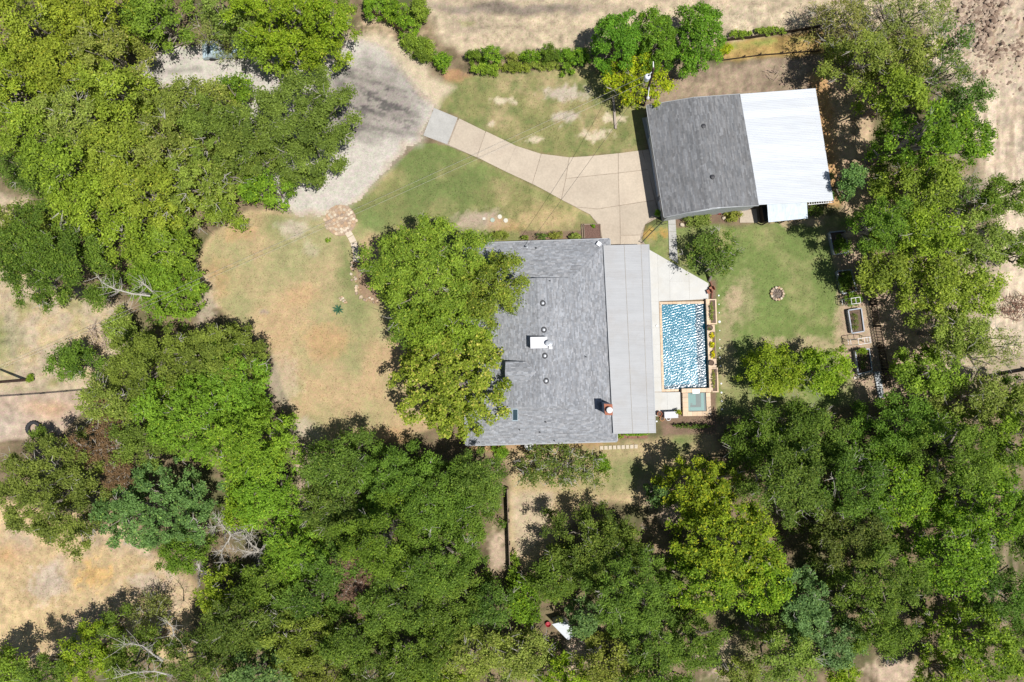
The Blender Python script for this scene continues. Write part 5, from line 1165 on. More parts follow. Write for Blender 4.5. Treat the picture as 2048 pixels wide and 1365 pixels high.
def crown_data(cx, cy, rx, ry, h, kind, g, z0f=0.42, cover=1.0, scale=1.0):
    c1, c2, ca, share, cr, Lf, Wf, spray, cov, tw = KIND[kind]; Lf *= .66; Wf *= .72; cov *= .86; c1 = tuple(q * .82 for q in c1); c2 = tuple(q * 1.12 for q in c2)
    cr *= scale; Lf *= scale ** .5; Wf *= scale ** .5
    if cr > min(rx, ry) * .55: cr = min(rx, ry) * .55
    area = math.pi * rx * ry
    N = max(5, int(area / (cr * cr * 1.7)))
    i = np.arange(N); r = np.sqrt((i + .5) / N); th = i * 2.399963 + g.random(N) * .5 + g.random() * 6.28; r = np.clip(r + g.normal(size=N) * .5 / math.sqrt(N), 0, 1)
    ph = g.random(4) * 6.28
    W = 1 + 0.10 * np.sin(2 * th + ph[0]) + 0.09 * np.sin(3 * th + ph[1]) + 0.07 * np.sin(5 * th + ph[2]) + .04 * np.sin(9 * th + ph[3])
    x = cx + (rx - cr * .55) * r * W * np.cos(th); y = cy + (ry - cr * .55) * r * W * np.sin(th)
    zb = h * z0f; z = zb + (h - cr * .5 - zb) * np.sqrt(np.clip(1 - (0.96 * r) ** 2, 0, 1)) + g.normal(size=N) * (.10 if kind != 'round' else .03) * h
    z = np.minimum(z, h - cr * .3); lr = cr * (0.7 + .6 * g.random(N))
    M = max(2, N // 3); r2 = np.sqrt(g.random(M)) * .8; t2 = g.random(M) * 6.28
    cen = np.concatenate([np.stack([x, y, z], 1), np.stack([cx + rx * r2 * np.cos(t2), cy + ry * r2 * np.sin(t2), zb + (h - zb) * .35 * (1 - r2)], 1)])
    lr = np.concatenate([lr, np.full(M, cr)])
    n = int(cov * cover * area / (0.34 * Lf * Wf))
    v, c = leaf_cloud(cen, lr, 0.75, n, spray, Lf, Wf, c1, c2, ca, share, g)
    v[:, 2] = np.maximum(v[:, 2], 0.03)
    # small tilt of hue per tree
    tint = 1 + g.normal(size=3) * np.array([.05, .04, .08]); c = c * tint
    return v, c, cen[:N], lr[:N]

def make_branches(m, start, cens, r0, g, sway=.25, n=5):
    for c in cens:
        c = np.array(c); s = np.array(start); pts = [tuple(s)]
        for k in (0.35, 0.7, 1.0):
            q = s + (c - s) * k; q[2] = s[2] + (c[2] - s[2]) * k ** .8; q[:2] += g.normal(size=2) * sway * (k < 1); pts.append(tuple(q))
        m.tube(pts, [r0, r0 * .7, r0 * .4, r0 * .12], n)

NLEAF = [0]
def tree(px, py, rx, ry, h, kind, label, cat='tree', name=None, group=None, z0f=.33, cover=1.0, twig=None, scale=1.0, base=None):
    g = np.random.default_rng(int(px * 7 + py * 13 + rx)); rx *= 1.02; ry *= 1.02; h *= (g.uniform(.82, 1.22) if kind not in ('round', 'yel', 'syca', 'pecan') and h > 6.5 and 'dead' not in label and 'limb' not in label else 1)
    zc = h * .60; k = S * (CAM_H - zc) / CAM_H; c = P(px, py, zc)
    if px < 640 and py < 620 and kind in ('elm', 'elmg', 'olive'): h = h * .95
    nm = name or {'cedar': 'cedar_tree', 'oak': 'oak_tree', 'syca': 'sycamore_tree', 'pecan': 'pecan_tree', 'elm': 'elm_tree', 'elmg': 'elm_tree'}.get(kind, 'leafy_tree')
    b = (c[0], c[1]) if base is None else xy(*base)
    t = thing(nm, label, cat, (b[0], b[1], 0), group=group)
    v, col, cen, lr = crown_data(c[0], c[1], rx * k, ry * k, h, kind, g, z0f, cover, scale)
    f = np.arange(len(v)).reshape(-1, 3); NLEAF[0] += len(f)
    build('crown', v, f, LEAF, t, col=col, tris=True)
    m = MB(); fork = (b[0] + (c[0] - b[0]) * .3 + g.normal() * .1, b[1] + (c[1] - b[1]) * .3 + g.normal() * .1, h * .3); r = 0.035 * h
    m.tube([(b[0], b[1], -.15), (b[0], b[1], .15), fork], [r * 1.5, r, r * .85], 8)
    sel = g.permutation(len(cen))[:14]
    make_branches(m, fork, cen[sel] - np.array([0, 0, .3]), r * .55, g, .35)
    m.out('trunk', BARK, t)
    tw = KIND[kind][9] if twig is None else twig
    nt = int(len(cen) * tw)
    if nt:
        m = MB()
        for j in g.permutation(len(cen))[:max(1, nt)]:
            p = cen[j]; s = p + np.array([*(g.normal(size=2) * .3), -.2]); d = (p - np.array([c[0], c[1], h * .4])); d[2] = abs(d[2]) * .3; d /= np.linalg.norm(d) + 1e-6
            for q in range(4):
                e = d * .6 + g.normal(size=3) * np.array([.6, .6, .25]); e[2] = abs(e[2]); e = e / np.linalg.norm(e) * lr[j] * (.9 + .7 * g.random()); mid = s + e * .5 + g.normal(size=3) * .08
                m.tube([tuple(s), tuple(mid), tuple(s + e)], [.035, .024, .008], 4)
        m.out('bare_twig', DEADW, t)['kind'] = 'stuff'
    return t
def shrub(px, py, rx, ry, h, kind, label, name='shrub', cat='shrub', group=None, cover=1.0, scale=.45, z=0.0):
    g = np.random.default_rng(int(px * 5 + py * 11)); zc = h * .6 + z; k = S * (CAM_H - zc) / CAM_H; c = P(px, py, zc)
    v, col, cen, lr = crown_data(c[0], c[1], rx * k, ry * k, h, kind, g, .2, cover, scale)
    v[:, 2] += z
    f = np.arange(len(v)).reshape(-1, 3); NLEAF[0] += len(f)
    o = build(name, v, f, LEAF, None, col=col, tris=True); tag(o, label, cat, group); return o
def dead_tree(px, py, spread, h, label, seed, aim=None, material=None, n=7, base=None, name='dead_tree', twigc=None):
    g = np.random.default_rng(seed); c = P(px, py, h * .8); b = (c[0], c[1], 0) if base is None else (*xy(*base), 0)
    t = thing(name, label, 'dead tree', b); m = MB(); mt = material or DEADW; R = spread * S
    fork = np.array([b[0], b[1], h * .45]); m.tube([(b[0], b[1], -.1), tuple(fork)], [.2, .13], 7); m.out('trunk', mt, t)
    tips = []
    for i in range(n):
        a = (g.uniform(0, 6.28) if aim is None else aim[0] + g.uniform(-aim[1], aim[1])); L = R * g.uniform(.6, 1.1)
        p = fork.copy(); pts = [tuple(p)]; d = np.array([math.cos(a), math.sin(a), .5])
        m = MB(); nodes = []
        for s in range(5):
            d = d + g.normal(size=3) * np.array([.22, .22, .1]); d[2] = max(d[2] * .85, .08); p = p + d * L / 5 * .9; p[2] = min(p[2], h); pts.append(tuple(p)); nodes.append((p.copy(), d.copy(), s))
        m.tube(pts, [.10, .085, .065, .05, .03, .012], 5)
        for (q, e, s) in nodes:
            for k in range(5):
                e2 = e / np.linalg.norm(e) + g.normal(size=3) * np.array([.9, .9, .4]); e2 = e2 / np.linalg.norm(e2) * L * g.uniform(.15, .38); mid = q + e2 * .5 + g.normal(size=3) * .06
                tip = q + e2; m.tube([tuple(q), tuple(mid), tuple(tip)], [.03, .02, .007], 4); tips.append(tip)
                for kk in range(2):
                    e3 = e2 * .5 + g.normal(size=3) * .18; m.tube([tuple(mid), tuple(mid + e3)], [.014, .005], 3); tips.append(mid + e3)
        m.out('branch', mt, t)
    if twigc:
        cen = np.array(tips); v, col = leaf_cloud(cen, np.full(len(cen), .38), .8, int(len(cen) * 15), .6, .24, .07, twigc, tuple(x * 1.5 for x in twigc), twigc, 0, g)
        build('dead_foliage', v, np.arange(len(v)).reshape(-1, 3), LEAF, t, col=col, tris=True)
    return t

TREES = [
 # the bright woods at the top left
 (55, 45, 98, 85, 10, 'elm', 'bright yellow-green tree in the very top-left corner'),
 (190, 35, 92, 80, 11, 'elm', 'yellow-green tree second from the left along the top edge'),
 (315, 36, 72, 60, 10, 'elmg', 'greener tree at the top edge, left of the gap above the gravel'),
 (25, 165, 85, 80, 9.5, 'elm', 'yellow-green tree at the left edge, below the corner tree'),
 (135, 140, 92, 82, 11, 'elm', 'tall yellow-green tree north of the bare grey twigs'),
 (218, 112, 78, 66, 9, 'olive', 'olive tree with brownish twigs, left of the gravel opening'),
 (60, 265, 82, 72, 9.5, 'elm', 'yellow-green tree at the left edge level with the bare grey twigs'),
 (165, 240, 84, 74, 9, 'olive', 'olive tree with a patch of bare grey twigs in its crown'),
 (245, 185, 66, 62, 9.5, 'elm', 'fine-leaved tree just below the left end of the gravel opening'),
 (350, 204, 78, 50, 7.5, 'olive', 'thin olive crown under the gravel opening with pale twigs'),
 (432, 198, 52, 42, 7, 'olive', 'thin olive crown over the gravel below the pale blue car'),
 (345, 285, 84, 64, 8.5, 'olive', 'olive tree left of the broad oak by the turnaround'),
 (240, 305, 80, 70, 9.5, 'elm', 'yellow-green tree in the middle of the upper-left woods'),
 (130, 335, 78, 66, 10, 'elmg', 'green tree north-east of the small clearing at the left edge'),
 (425, 270, 62, 70, 8.5, 'oak', 'olive-green tree touching the left side of the broad oak'),
 (205, 410, 88, 72, 10, 'elm', 'bright tree above the dark oak with the fallen pale limb'),
 (310, 395, 92, 80, 10.5, 'elm', 'largest bright yellow-green crown west of the front lawn tip'),
 (405, 375, 78, 66, 8.5, 'olive', 'olive-grey tree between the bright crown and the turnaround'),
 (55, 340, 58, 50, 8, 'dark', 'dark green tree above the small clearing at the left edge'),
 (345, 490, 62, 60, 7.5, 'elmg', 'green tree hanging over the north-west tip of the front lawn'),
 (270, 475, 66, 52, 8.5, 'elm', 'yellow-green tree just right of the dark oak with the pale limb'),
 (440, 415, 42, 38, 7, 'elmg', 'small green crown where woods, gravel and front lawn meet'),
 (535, 378, 62, 42, 7, 'bright', 'bright green low crown at the edge of the pale gravel curve'),
 (592, 263, 131, 118, 10.5, 'oak', 'broad rounded oak hanging over the gravel turnaround'),
 (500, 315, 62, 60, 9, 'oak', 'oak crown filling the south-west side of the broad oak'),
 (478, 178, 40, 28, 6, 'bright', 'bright green small crown below the pale blue car'),
 (560, 45, 100, 76, 10, 'lime', 'mustard-green tree at the top edge between car and field'),
 (470, 28, 66, 62, 9, 'olive', 'thin olive tree above the pale blue car'),
 (655, 40, 62, 56, 9, 'lime', 'mustard-green tree nearest the board fence at the top'),
 (612, 108, 78, 44, 8, 'lime', 'mustard-green low crown reaching over the north end of the gravel'),
 (440, 76, 46, 36, 6.5, 'haze', 'thin pale tree overhanging the pale blue car'),
 (528, 115, 46, 34, 7, 'elmg', 'green crown just right of the pale blue car'),
 # left edge and middle left
 (118, 520, 124, 104, 9, 'dark', 'big dark oak at the left with a long pale bare limb'),
 (50, 470, 66, 66, 8, 'oak', 'dark olive crown on the north-west side of the big dark oak'),
 (335, 575, 82, 66, 5.5, 'cedar', 'bright green low tree at the narrow west tip of the front lawn'),
 (300, 520, 46, 34, 5, 'elmg', 'small green tree just right of the pale bare limb'),
 (250, 655, 46, 40, 3.5, 'olive', 'low green thicket under the two cables left of the front lawn'),
 (155, 727, 50, 44, 4.5, 'wood', 'isolated green bush-like tree on the dry grass at the left'),
 (310, 725, 100, 72, 8.5, 'oak', 'dull dark tree below the thicket at the left of the front lawn'),
 (450, 705, 88, 66, 8, 'oak', 'dark crown at the west edge of the front lawn'),
 (475, 775, 76, 86, 10, 'cedar', 'bright feathery cedar reaching furthest onto the west of the front lawn'),
 (385, 830, 96, 92, 10.5, 'cedar', 'largest bright feathery cedar at the left of the front lawn'),
 (250, 800, 92, 52, 7, 'olive', 'pale olive tree above the ground with the tractor tyre'),
 (510, 885, 84, 84, 9.5, 'cedar', 'bright cedar at the south-west corner of the front lawn'),
 (290, 885, 62, 48, 8, 'oak', 'small dark crown beside the tree with reddish dead twigs'),
 (535, 975, 66, 74, 8, 'cedar', 'bright green tree beside the dirt gap below the front lawn'),
 (490, 1010, 46, 56, 7, 'lime', 'lime-yellow small tree right of the blue-green tree'),
 (115, 985, 112, 118, 10, 'oak', 'big dark green tree with a patch of reddish dead twigs on top'),
 (320, 1015, 118, 88, 9, 'blue', 'wide blue-green tree above the golden clearing'),
 (365, 1105, 52, 40, 6, 'wood', 'small green tree below the blue-green tree'),
 (84, 872, 22, 20, 3.5, 'wood', 'small dark green crown half covering the tractor tyre'),
 # the big wood south of the front lawn
 (690, 925, 78, 70, 9, 'dark', 'dark tree at the south edge of the front lawn, left of the sycamore'),
 (790, 955, 88, 78, 9.5, 'wood', 'dark green tree just below the sycamore'),
 (870, 990, 88, 84, 10, 'wood', 'green tree south-west of the house corner'),
 (955, 960, 66, 66, 9, 'wood', 'green tree south of the house beside the bright shrub'),
 (940, 1032, 58, 50, 7.5, 'wood', 'green crown just above the small bare strip in the woods'),
 (680, 1020, 74, 82, 9, 'dark', 'dark tree right of the dirt gap'),
 (770, 1065, 92, 82, 10.5, 'wood', 'large round dark green crown in the middle of the south woods'),
 (880, 1110, 88, 76, 9.5, 'wood', 'green tree left of the small bare strip in the woods'),
 (600, 1095, 66, 62, 8, 'cedar', 'bright green tree right of the bleached dead tree'),
 (680, 1120, 66, 56, 8.5, 'dark', 'dark olive tree just above the red-brown dead branches'),
 (790, 1190, 92, 72, 10, 'wood', 'dark tree right of the red-brown dead branches'),
 (630, 1190, 72, 62, 8.5, 'dark', 'dark tree left of the red-brown dead branches'),
 (540, 1160, 66, 56, 8, 'wood', 'green tree below the bleached dead tree'),
 (900, 1210, 82, 70, 9, 'wood', 'green tree below the small bare strip in the woods'),
 (980, 1205, 52, 44, 7, 'dark', 'dark tree left of the fence in the south woods'),
 (600, 1270, 86, 72, 9, 'oak', 'olive tree at the bottom, below the dark trees left of the dead branches'),
 (710, 1270, 78, 66, 9.5, 'wood', 'dark green tree straight below the red-brown dead branches'),
 (830, 1290, 84, 74, 9.5, 'wood', 'dark green tree at the bottom centre-left'),
 (940, 1300, 78, 70, 9, 'olive', 'olive tree at the bottom edge left of the white-roofed shelter'),
 (650, 1345, 82, 52, 8.5, 'oak', 'bottom-edge tree left of centre with yellowish tips'),
 (765, 1350, 82, 52, 9, 'dark', 'bottom-edge dark tree left of centre'),
 (880, 1360, 76, 44, 8, 'lime', 'yellow-green tree cut by the bottom edge left of centre'),
 (490, 1240, 82, 74, 9, 'dark', 'dark grey-green tree right of the gap in the bottom-left woods'),
 (435, 1180, 34, 48, 6, 'lime', 'narrow lime-yellow tree below the bleached dead tree'),
 (420, 1320, 82, 66, 9, 'dark', 'dark tree with long bleached limbs at the bottom left'),
 (520, 1340, 76, 56, 8.5, 'blue', 'blue-green tree at the bottom edge left'),
 (300, 1225, 44, 34, 5, 'haze', 'pale olive small tree at the corner of the golden clearing'),
 (232, 1245, 24, 36, 6, 'wood', 'slim green tree casting its shadow on the golden clearing'),
 (190, 1305, 62, 58, 7, 'lime', 'yellowish tree at the bottom left with a shadow on the clearing'),
 (280, 1310, 62, 58, 7.5, 'wood', 'green tree at the bottom left right of the yellowish tree'),
 (105, 1335, 56, 44, 8, 'wood', 'green tree at the bottom edge below the dark tree shadow'),
 (22, 1335, 52, 46, 7, 'elmg', 'green tree in the bottom-left corner'),
 # south of the house and bottom centre
 (1120, 935, 88, 50, 4.5, 'sparse', 'low sparse dark tree on the glade south of the house'),
 (1195, 1098, 104, 94, 8.2, 'dark', 'big dark green tree at the south end of the glade'),
 (1112, 1150, 56, 54, 6.6, 'wood', 'green tree left of the big dark tree, above the white-roofed shelter'),
 (1250, 1170, 96, 86, 9.5, 'wood', 'mid-green tree south of the big dark tree'),
 (1050, 1200, 40, 52, 4, 'bright', 'bright low tree along the fence in the south woods'),
 (1045, 1308, 62, 56, 7, 'olive', 'yellow-olive tree below the red tub'),
 (1218, 1318, 74, 58, 8.5, 'olive', 'olive tree at the bottom right of the white-roofed shelter'),
 (1166, 1232, 36, 40, 6, 'blue', 'blue-green small tree just above the white-roofed shelter'),
 (1300, 1260, 80, 74, 8.5, 'wood', 'green tree at the bottom centre-right'),
 (1310, 1345, 76, 44, 8, 'wood', 'green tree cut by the bottom edge right of centre'),
 (1120, 1350, 66, 36, 7, 'lime', 'yellowish tree cut by the bottom edge at centre'),
 (1395, 975, 78, 66, 10.5, 'yo', 'yellow-tipped tree at the east side of the glade'),
 (1450, 1075, 112, 92, 10.5, 'yo', 'largest yellow-green tree at the lower right'),
 (1400, 1160, 76, 66, 9, 'yo', 'yellow-tipped tree below the largest yellow-green one'),
 (1510, 1150, 66, 76, 9, 'yo', 'yellow-green crown right of the others in the lower right'),
 (1312, 980, 22, 28, 5.5, 'blue', 'small bluish-green tree in deep shade at the east of the glade'),
 # right side, south
 (1516, 888, 68, 58, 7.2, 'dark', 'dark feathery tree south-east of the spa'),
 (1600, 865, 92, 66, 9, 'dark', 'dark feathery tree just below the round yellow-green pair'),
 (1560, 960, 96, 78, 10, 'dark', 'dark feathery tree right of the yellow-tipped trees'),
 (1680, 960, 92, 84, 10.5, 'dark', 'dark feathery tree in the middle of the right-hand woods'),
 (1545, 742, 66, 56, 6, 'lime', 'left one of the round yellow-green pair in the back lawn'),
 (1640, 742, 62, 54, 6, 'lime', 'right one of the round yellow-green pair in the back lawn'),
 (1690, 1060, 88, 76, 10, 'dark', 'dark tree with pale twigs in the lower right woods'),
 (1745, 1140, 100, 84, 10, 'wood', 'large dark green crown in the lower right woods'),
 (1770, 975, 72, 84, 11, 'bright', 'bright green tree in the middle of the lower right woods'),
 (1790, 850, 92, 66, 9.5, 'wood', 'green tree just below the end of the picket fence'),
 (1895, 905, 92, 82, 11, 'wood', 'tall green tree right of the bright green one'),
 (1950, 1000, 92, 88, 11.5, 'bright', 'bright green tree near the right edge, above the dead limb'),
 (1885, 1100, 104, 84, 11, 'bright', 'broad bright green tree left of the bare dead limb'),
 (2010, 880, 72, 76, 10, 'elmg', 'green tree at the right edge below the dark fence'),
 (2030, 1050, 50, 76, 8, 'dark', 'dark tree cut by the right edge behind the dead limb'),
 (1590, 1190, 62, 62, 9, 'blue', 'blue-green tree right of the yellow-green group'),
 (1640, 1270, 80, 66, 9, 'blue', 'blue-green tree above the bottom bare patch'),
 (1560, 1300, 72, 62, 8, 'olive', 'olive tree at the bottom right of the tan gap'),
 (1745, 1245, 78, 62, 9.5, 'wood', 'green tree just above the bare patch at the bottom right'),
 (1990, 1180, 72, 66, 8, 'dark', 'dark tree at the right edge below the dead limb'),
 (1940, 1280, 92, 76, 9, 'bright', 'bright green tree in the bottom right corner woods'),
 (2030, 1290, 56, 66, 8.5, 'wood', 'green tree in the bottom-right corner'),
 (1885, 1345, 66, 44, 8, 'lime', 'lime-green tree cut by the bottom edge at the right'),
 (1680, 1345, 40, 32, 6, 'lime', 'yellowish small tree left of the bare patch at the bottom'),
 (1480, 1350, 46, 30, 4, 'olive', 'low olive tree at the bottom edge in the tan gap'),
 (1385, 1270, 62, 60, 8, 'wood', 'green tree below the yellow-tipped ones'),
 # right side, north
 (1800, 40, 110, 58, 7.5, 'haze', 'hazy pale olive tree at the top right edge'),
 (1680, 45, 62, 54, 6.5, 'haze', 'thin grey-olive tree at the top, left of the hazy pale one'),
 (1712, 118, 66, 54, 8.5, 'olive', 'green tree north-east of the white carport'),
 (1805, 120, 62, 54, 8, 'olive', 'olive tree below the hazy pale tree'),
 (1895, 90, 46, 44, 6.5, 'sparse', 'sparse dark tree standing on the sandy ground at the top right'),
 (1785, 195, 66, 62, 10.5, 'elmg', 'green tree east of the white carport, north part'),
 (1870, 165, 72, 56, 8.5, 'sparse', 'see-through dark tree at the edge of the sand'),
 (1915, 215, 50, 46, 8, 'dark', 'dark tree pointing into the sand, level with the carport'),
 (1825, 280, 78, 56, 11, 'bright', 'brilliant green tree east of the white carport'),
 (1900, 290, 82, 60, 9.5, 'bright', 'brilliant green tree reaching furthest onto the sand'),
 (1690, 368, 32, 36, 6, 'blue', 'small grey-green tree touching the corner of the white carport'),
 (1835, 372, 84, 58, 10.5, 'elmg', 'green tree below the two brilliant green ones'),
 (1900, 385, 62, 46, 7.5, 'sparse', 'thin tree through which sand shows, at the right'),
 (1990, 400, 58, 46, 8, 'wood', 'dark green tree at the right edge of the sand'),
 (1745, 455, 62, 58, 9, 'wood', 'green tree shading the northern raised beds'),
 (1830, 470, 84, 62, 9.5, 'elmg', 'green tree right of the one shading the raised beds'),
 (1940, 480, 72, 56, 8.5, 'olive', 'olive tree near the right edge above the brush heap'),
 (1760, 545, 58, 46, 7.5, 'elmg', 'low green crown just right of the vine trellis'),
 (1855, 570, 84, 66, 9, 'elm', 'yellow-green tree east of the picket fence'),
 (2030, 500, 42, 46, 7, 'wood', 'dark green tree cut by the right edge above the brush heap'),
 (1930, 590, 66, 56, 8, 'elm', 'yellow-green tree left of the rusty brush heap'),
 (1895, 665, 78, 56, 8, 'olive', 'hazy olive tree east of the picket fence'),
 (1960, 700, 52, 46, 7, 'haze', 'thin pale tree below the rusty brush heap'),
 (1850, 750, 72, 52, 8, 'elmg', 'green tree right of the south end of the picket fence'),
 (1950, 800, 76, 54, 8.5, 'olive', 'olive tree just below the dark fence at the right edge'),
 (2040, 800, 50, 60, 8, 'wood', 'dark green tree cut by the right edge below the dark fence'),
 # around the house
 (860, 545, 140, 106, 9.5, 'pecan', 'wide pecan tree covering the north-west part of the house'),
 (900, 655, 90, 62, 9, 'pecan', 'middle crown joining pecan and sycamore over the house front'),
 (985, 575, 74, 86, 9, 'pecan', 'lighter crown of the pecan spreading over the house roof'),
 (905, 765, 112, 120, 9.5, 'syca', 'big clumpy yellow-green sycamore over the west side of the house'),
 (825, 655, 48, 50, 6.5, 'wood', 'dark crown squeezed between pecan and sycamore'),
 (1425, 505, 58, 48, 4.2, 'sparse', 'small open dark tree beside the pool deck'),
 (1235, 85, 58, 60, 7, 'round', 'left one of three dense rich green round trees behind the garage'),
 (1308, 85, 48, 60, 7.2, 'round', 'middle one of three dense rich green round trees behind the garage'),
 (1393, 82, 56, 72, 7.5, 'round', 'right and largest of three dense round trees behind the garage'),
 (1275, 168, 74, 50, 5, 'yel', 'thin bright yellow tree around the utility pole'),
]
for T in TREES:
    kw = {}
    if T[5] == 'haze': kw['cover'] = .85
    if T[2] > 120: kw['cover'] = 1.2
    if T[6].startswith('broad rounded oak'): kw.update(cover=1.2, scale=1.15)
    if T[6].startswith('small open dark'): kw.update(cover=1.5, base=(1418, 562), twig=.5)
    if T[6].startswith('thin bright yellow'): kw.update(z0f=.5)
    if T[6].startswith('see-through') or T[6].startswith('sparse dark'): kw.update(cover=.8)
    tree(*T[:7], **kw)

SHRUBS = [
 (656, 481, 6.5, 5.5, .7, 'elmg', 'small round green bush on the front lawn'),
 (1001, 904, 19, 17, 1.3, 'bright', 'bright green shrub at the house corner, at the edge of the south woods'),
 (1205, 928, 20, 20, 1.6, 'bright', 'small bright green shrub at the right of the low dark tree'),
 (1395, 440, 33, 16, 1.2, 'olive', 'wide mottled shrub below the garage gable'),
 (1467, 432, 18, 13, 1.1, 'olive', 'smaller mottled shrub right of the red can'),
 (1631, 421, 16, 14, 1.2, 'sparse', 'leafy shrub between the lean-to and the tree shade'),
 (1315, 427, 8, 9, 1.3, 'bright', 'small green shrub in the shadow at the south-west corner of the garage'),
 (1385, 853, 40, 5, 1.2, 'dark', 'low dark hedge in the mulch south of the spa'),
 (1424, 672, 5, 7, .5, 'flower', 'northernmost clump of yellow flowers on the pool ledge'),
 (1424.5, 690, 5, 7, .5, 'flower', 'middle clump of yellow flowers on the pool ledge'),
 (1426, 709, 5, 7.5, .5, 'flower', 'southernmost clump of yellow flowers on the pool ledge'),
 (1357, 825, 7, 6, .6, 'lime', 'spiky green plant in the pot beside the spa'),
 (1423.5, 624, 4, 21, .5, 'olive', 'low green planting in the northern stone planter'),
 (1427, 760, 3.5, 20, .45, 'olive', 'thin yellowish planting in the southern stone planter'),
 (1418, 656, 5, 5, .3, 'dark', 'dark plant in the northern bowl'),
 (1708, 598, 22, 14, 1.7, 'bright', 'climbing vine on the northern arch trellis'),
 (1724, 703, 14, 7, .9, 'lime', 'bright leafy vegetable at the head of the southernmost raised bed'),
 (1711, 645, 8, 20, .6, 'sparse', 'thin vegetables in the raised bed between the trellises'),
 (1727, 725, 9, 18, .5, 'sparse', 'thin vegetables in the southernmost raised bed'),
 (1692, 563, 15, 20, 1.0, 'wood', 'leafy vegetables filling the shaded raised bed'),
 (1680, 486, 13, 18, .9, 'wood', 'leafy plants in the northernmost raised bed'),
 (60, 757, 8, 10, .6, 'bright', 'green weeds at the foot of the left utility pole'),
 (886, 121, 22, 22, 1.8, 'bright', 'round bush at the end of the ditch west of the hedge'),
 (1000, 470, 22, 9, 1.0, 'olive', 'shrub at the north wall under the pecan tree'),
 (1049, 476, 9, 6, .8, 'olive', 'westernmost small flowering shrub along the north wall'),
 (1083, 473, 15, 8, 1.0, 'sparse', 'second flowering shrub along the north wall'),
 (1112, 471, 14, 9, 1.1, 'olive', 'third flowering shrub along the north wall'),
 (1150, 473, 15, 7, 1.0, 'olive', 'easternmost flowering shrub next to the framed bed'),
 (1187, 452, 5, 4, .5, 'bright', 'tiny green plant in the framed mulch bed'),
 (1268, 869, 30, 4, .7, 'elmg', 'low green plants along the south end of the porch'),
 (1240, 874, 8, 4, .5, 'elmg', 'small green plant at the house end of the porch bed'),
 # the row along the field
 (750, 12, 32, 26, 2.6, 'bright', 'leafy bush at the top beside the board fence'),
 (790, 22, 30, 26, 2.8, 'bright', 'second leafy bush beyond the board fence'),
 (815, 52, 24, 22, 2.6, 'bright', 'third leafy bush beyond the board fence'),
 (838, 20, 20, 34, 2.4, 'elmg', 'tall leafy bush at the edge of the pale field'),
 (822, 85, 22, 18, 1.8, 'elmg', 'leafy bush below the end of the board fence'),
 (850, 92, 24, 20, 1.7, 'elmg', 'bush with orange leaves beside the gravel'),
 (845, 112, 22, 17, 1.4, 'wood', 'lowest bush of the diagonal row beside the gravel'),
 (690, 10, 22, 16, 1.6, 'olive', 'small bush at the top between trees and fence'),
 (948, 112, 22, 15, 1.8, 'wood', 'first bush from the left in the upper hedge row'),
 (982, 108, 26, 19, 2.3, 'bright', 'second bush from the left in the upper hedge row'),
 (1024, 115, 15, 10, 1.3, 'olive', 'third bush from the left in the upper hedge row'),
 (1062, 112, 22, 14, 1.8, 'bright', 'fourth bush in the upper hedge row'),
 (1100, 108, 24, 18, 2.2, 'wood', 'fifth bush in the upper hedge row'),
 (1130, 110, 20, 18, 2.2, 'bright', 'large bush in the upper hedge row left of the round trees'),
 (1160, 115, 22, 22, 2.3, 'bright', 'bush touching the left round tree'),
 (968, 140, 34, 14, 1.2, 'elmg', 'west end of the trimmed lower hedge'),
 (1030, 134, 36, 11, 1.2, 'elmg', 'middle piece of the trimmed lower hedge'),
 (1088, 130, 38, 10, 1.0, 'olive', 'east piece of the trimmed lower hedge'),
 (1135, 138, 16, 14, 1.3, 'bright', 'shrub ending the trimmed lower hedge on the right'),
 (1450, 98, 18, 12, .9, 'yel', 'yellow weeds right of the round trees'),
 (1540, 62, 40, 9, .9, 'elmg', 'yellowish weeds along the fence at the edge of the field'),
 (1480, 68, 26, 8, .9, 'elmg', 'greenish weeds along the field fence nearest the round trees'),
 (1028, 1150, 14, 40, 1.8, 'bright', 'bright hedge growing on the fence in the south woods'),
]
GR = {'upper hedge row': 'bushes in the upper hedge row', 'trimmed lower hedge': 'pieces of the trimmed hedge', 'yellow flowers': 'yellow flower clumps on the pool ledge', 'along the north wall': 'flowering shrubs along the north wall'}
for s_ in SHRUBS:
    gname = next((v for k, v in GR.items() if k in s_[6]), None)
    tiny = s_[2] < 12 or s_[3] < 12
    shrub(*s_[:7], group=gname, z=(0.5 if ('pool ledge' in s_[6] or 'bowl' in s_[6] or 'stone planter' in s_[6]) else 0.4 if ('raised bed' in s_[6] or 'in the pot' in s_[6]) else 0.0), scale=.30 if tiny else .5, cover=.6 if ('thin' in s_[6] or 'low green planting' in s_[6]) else 1.1)
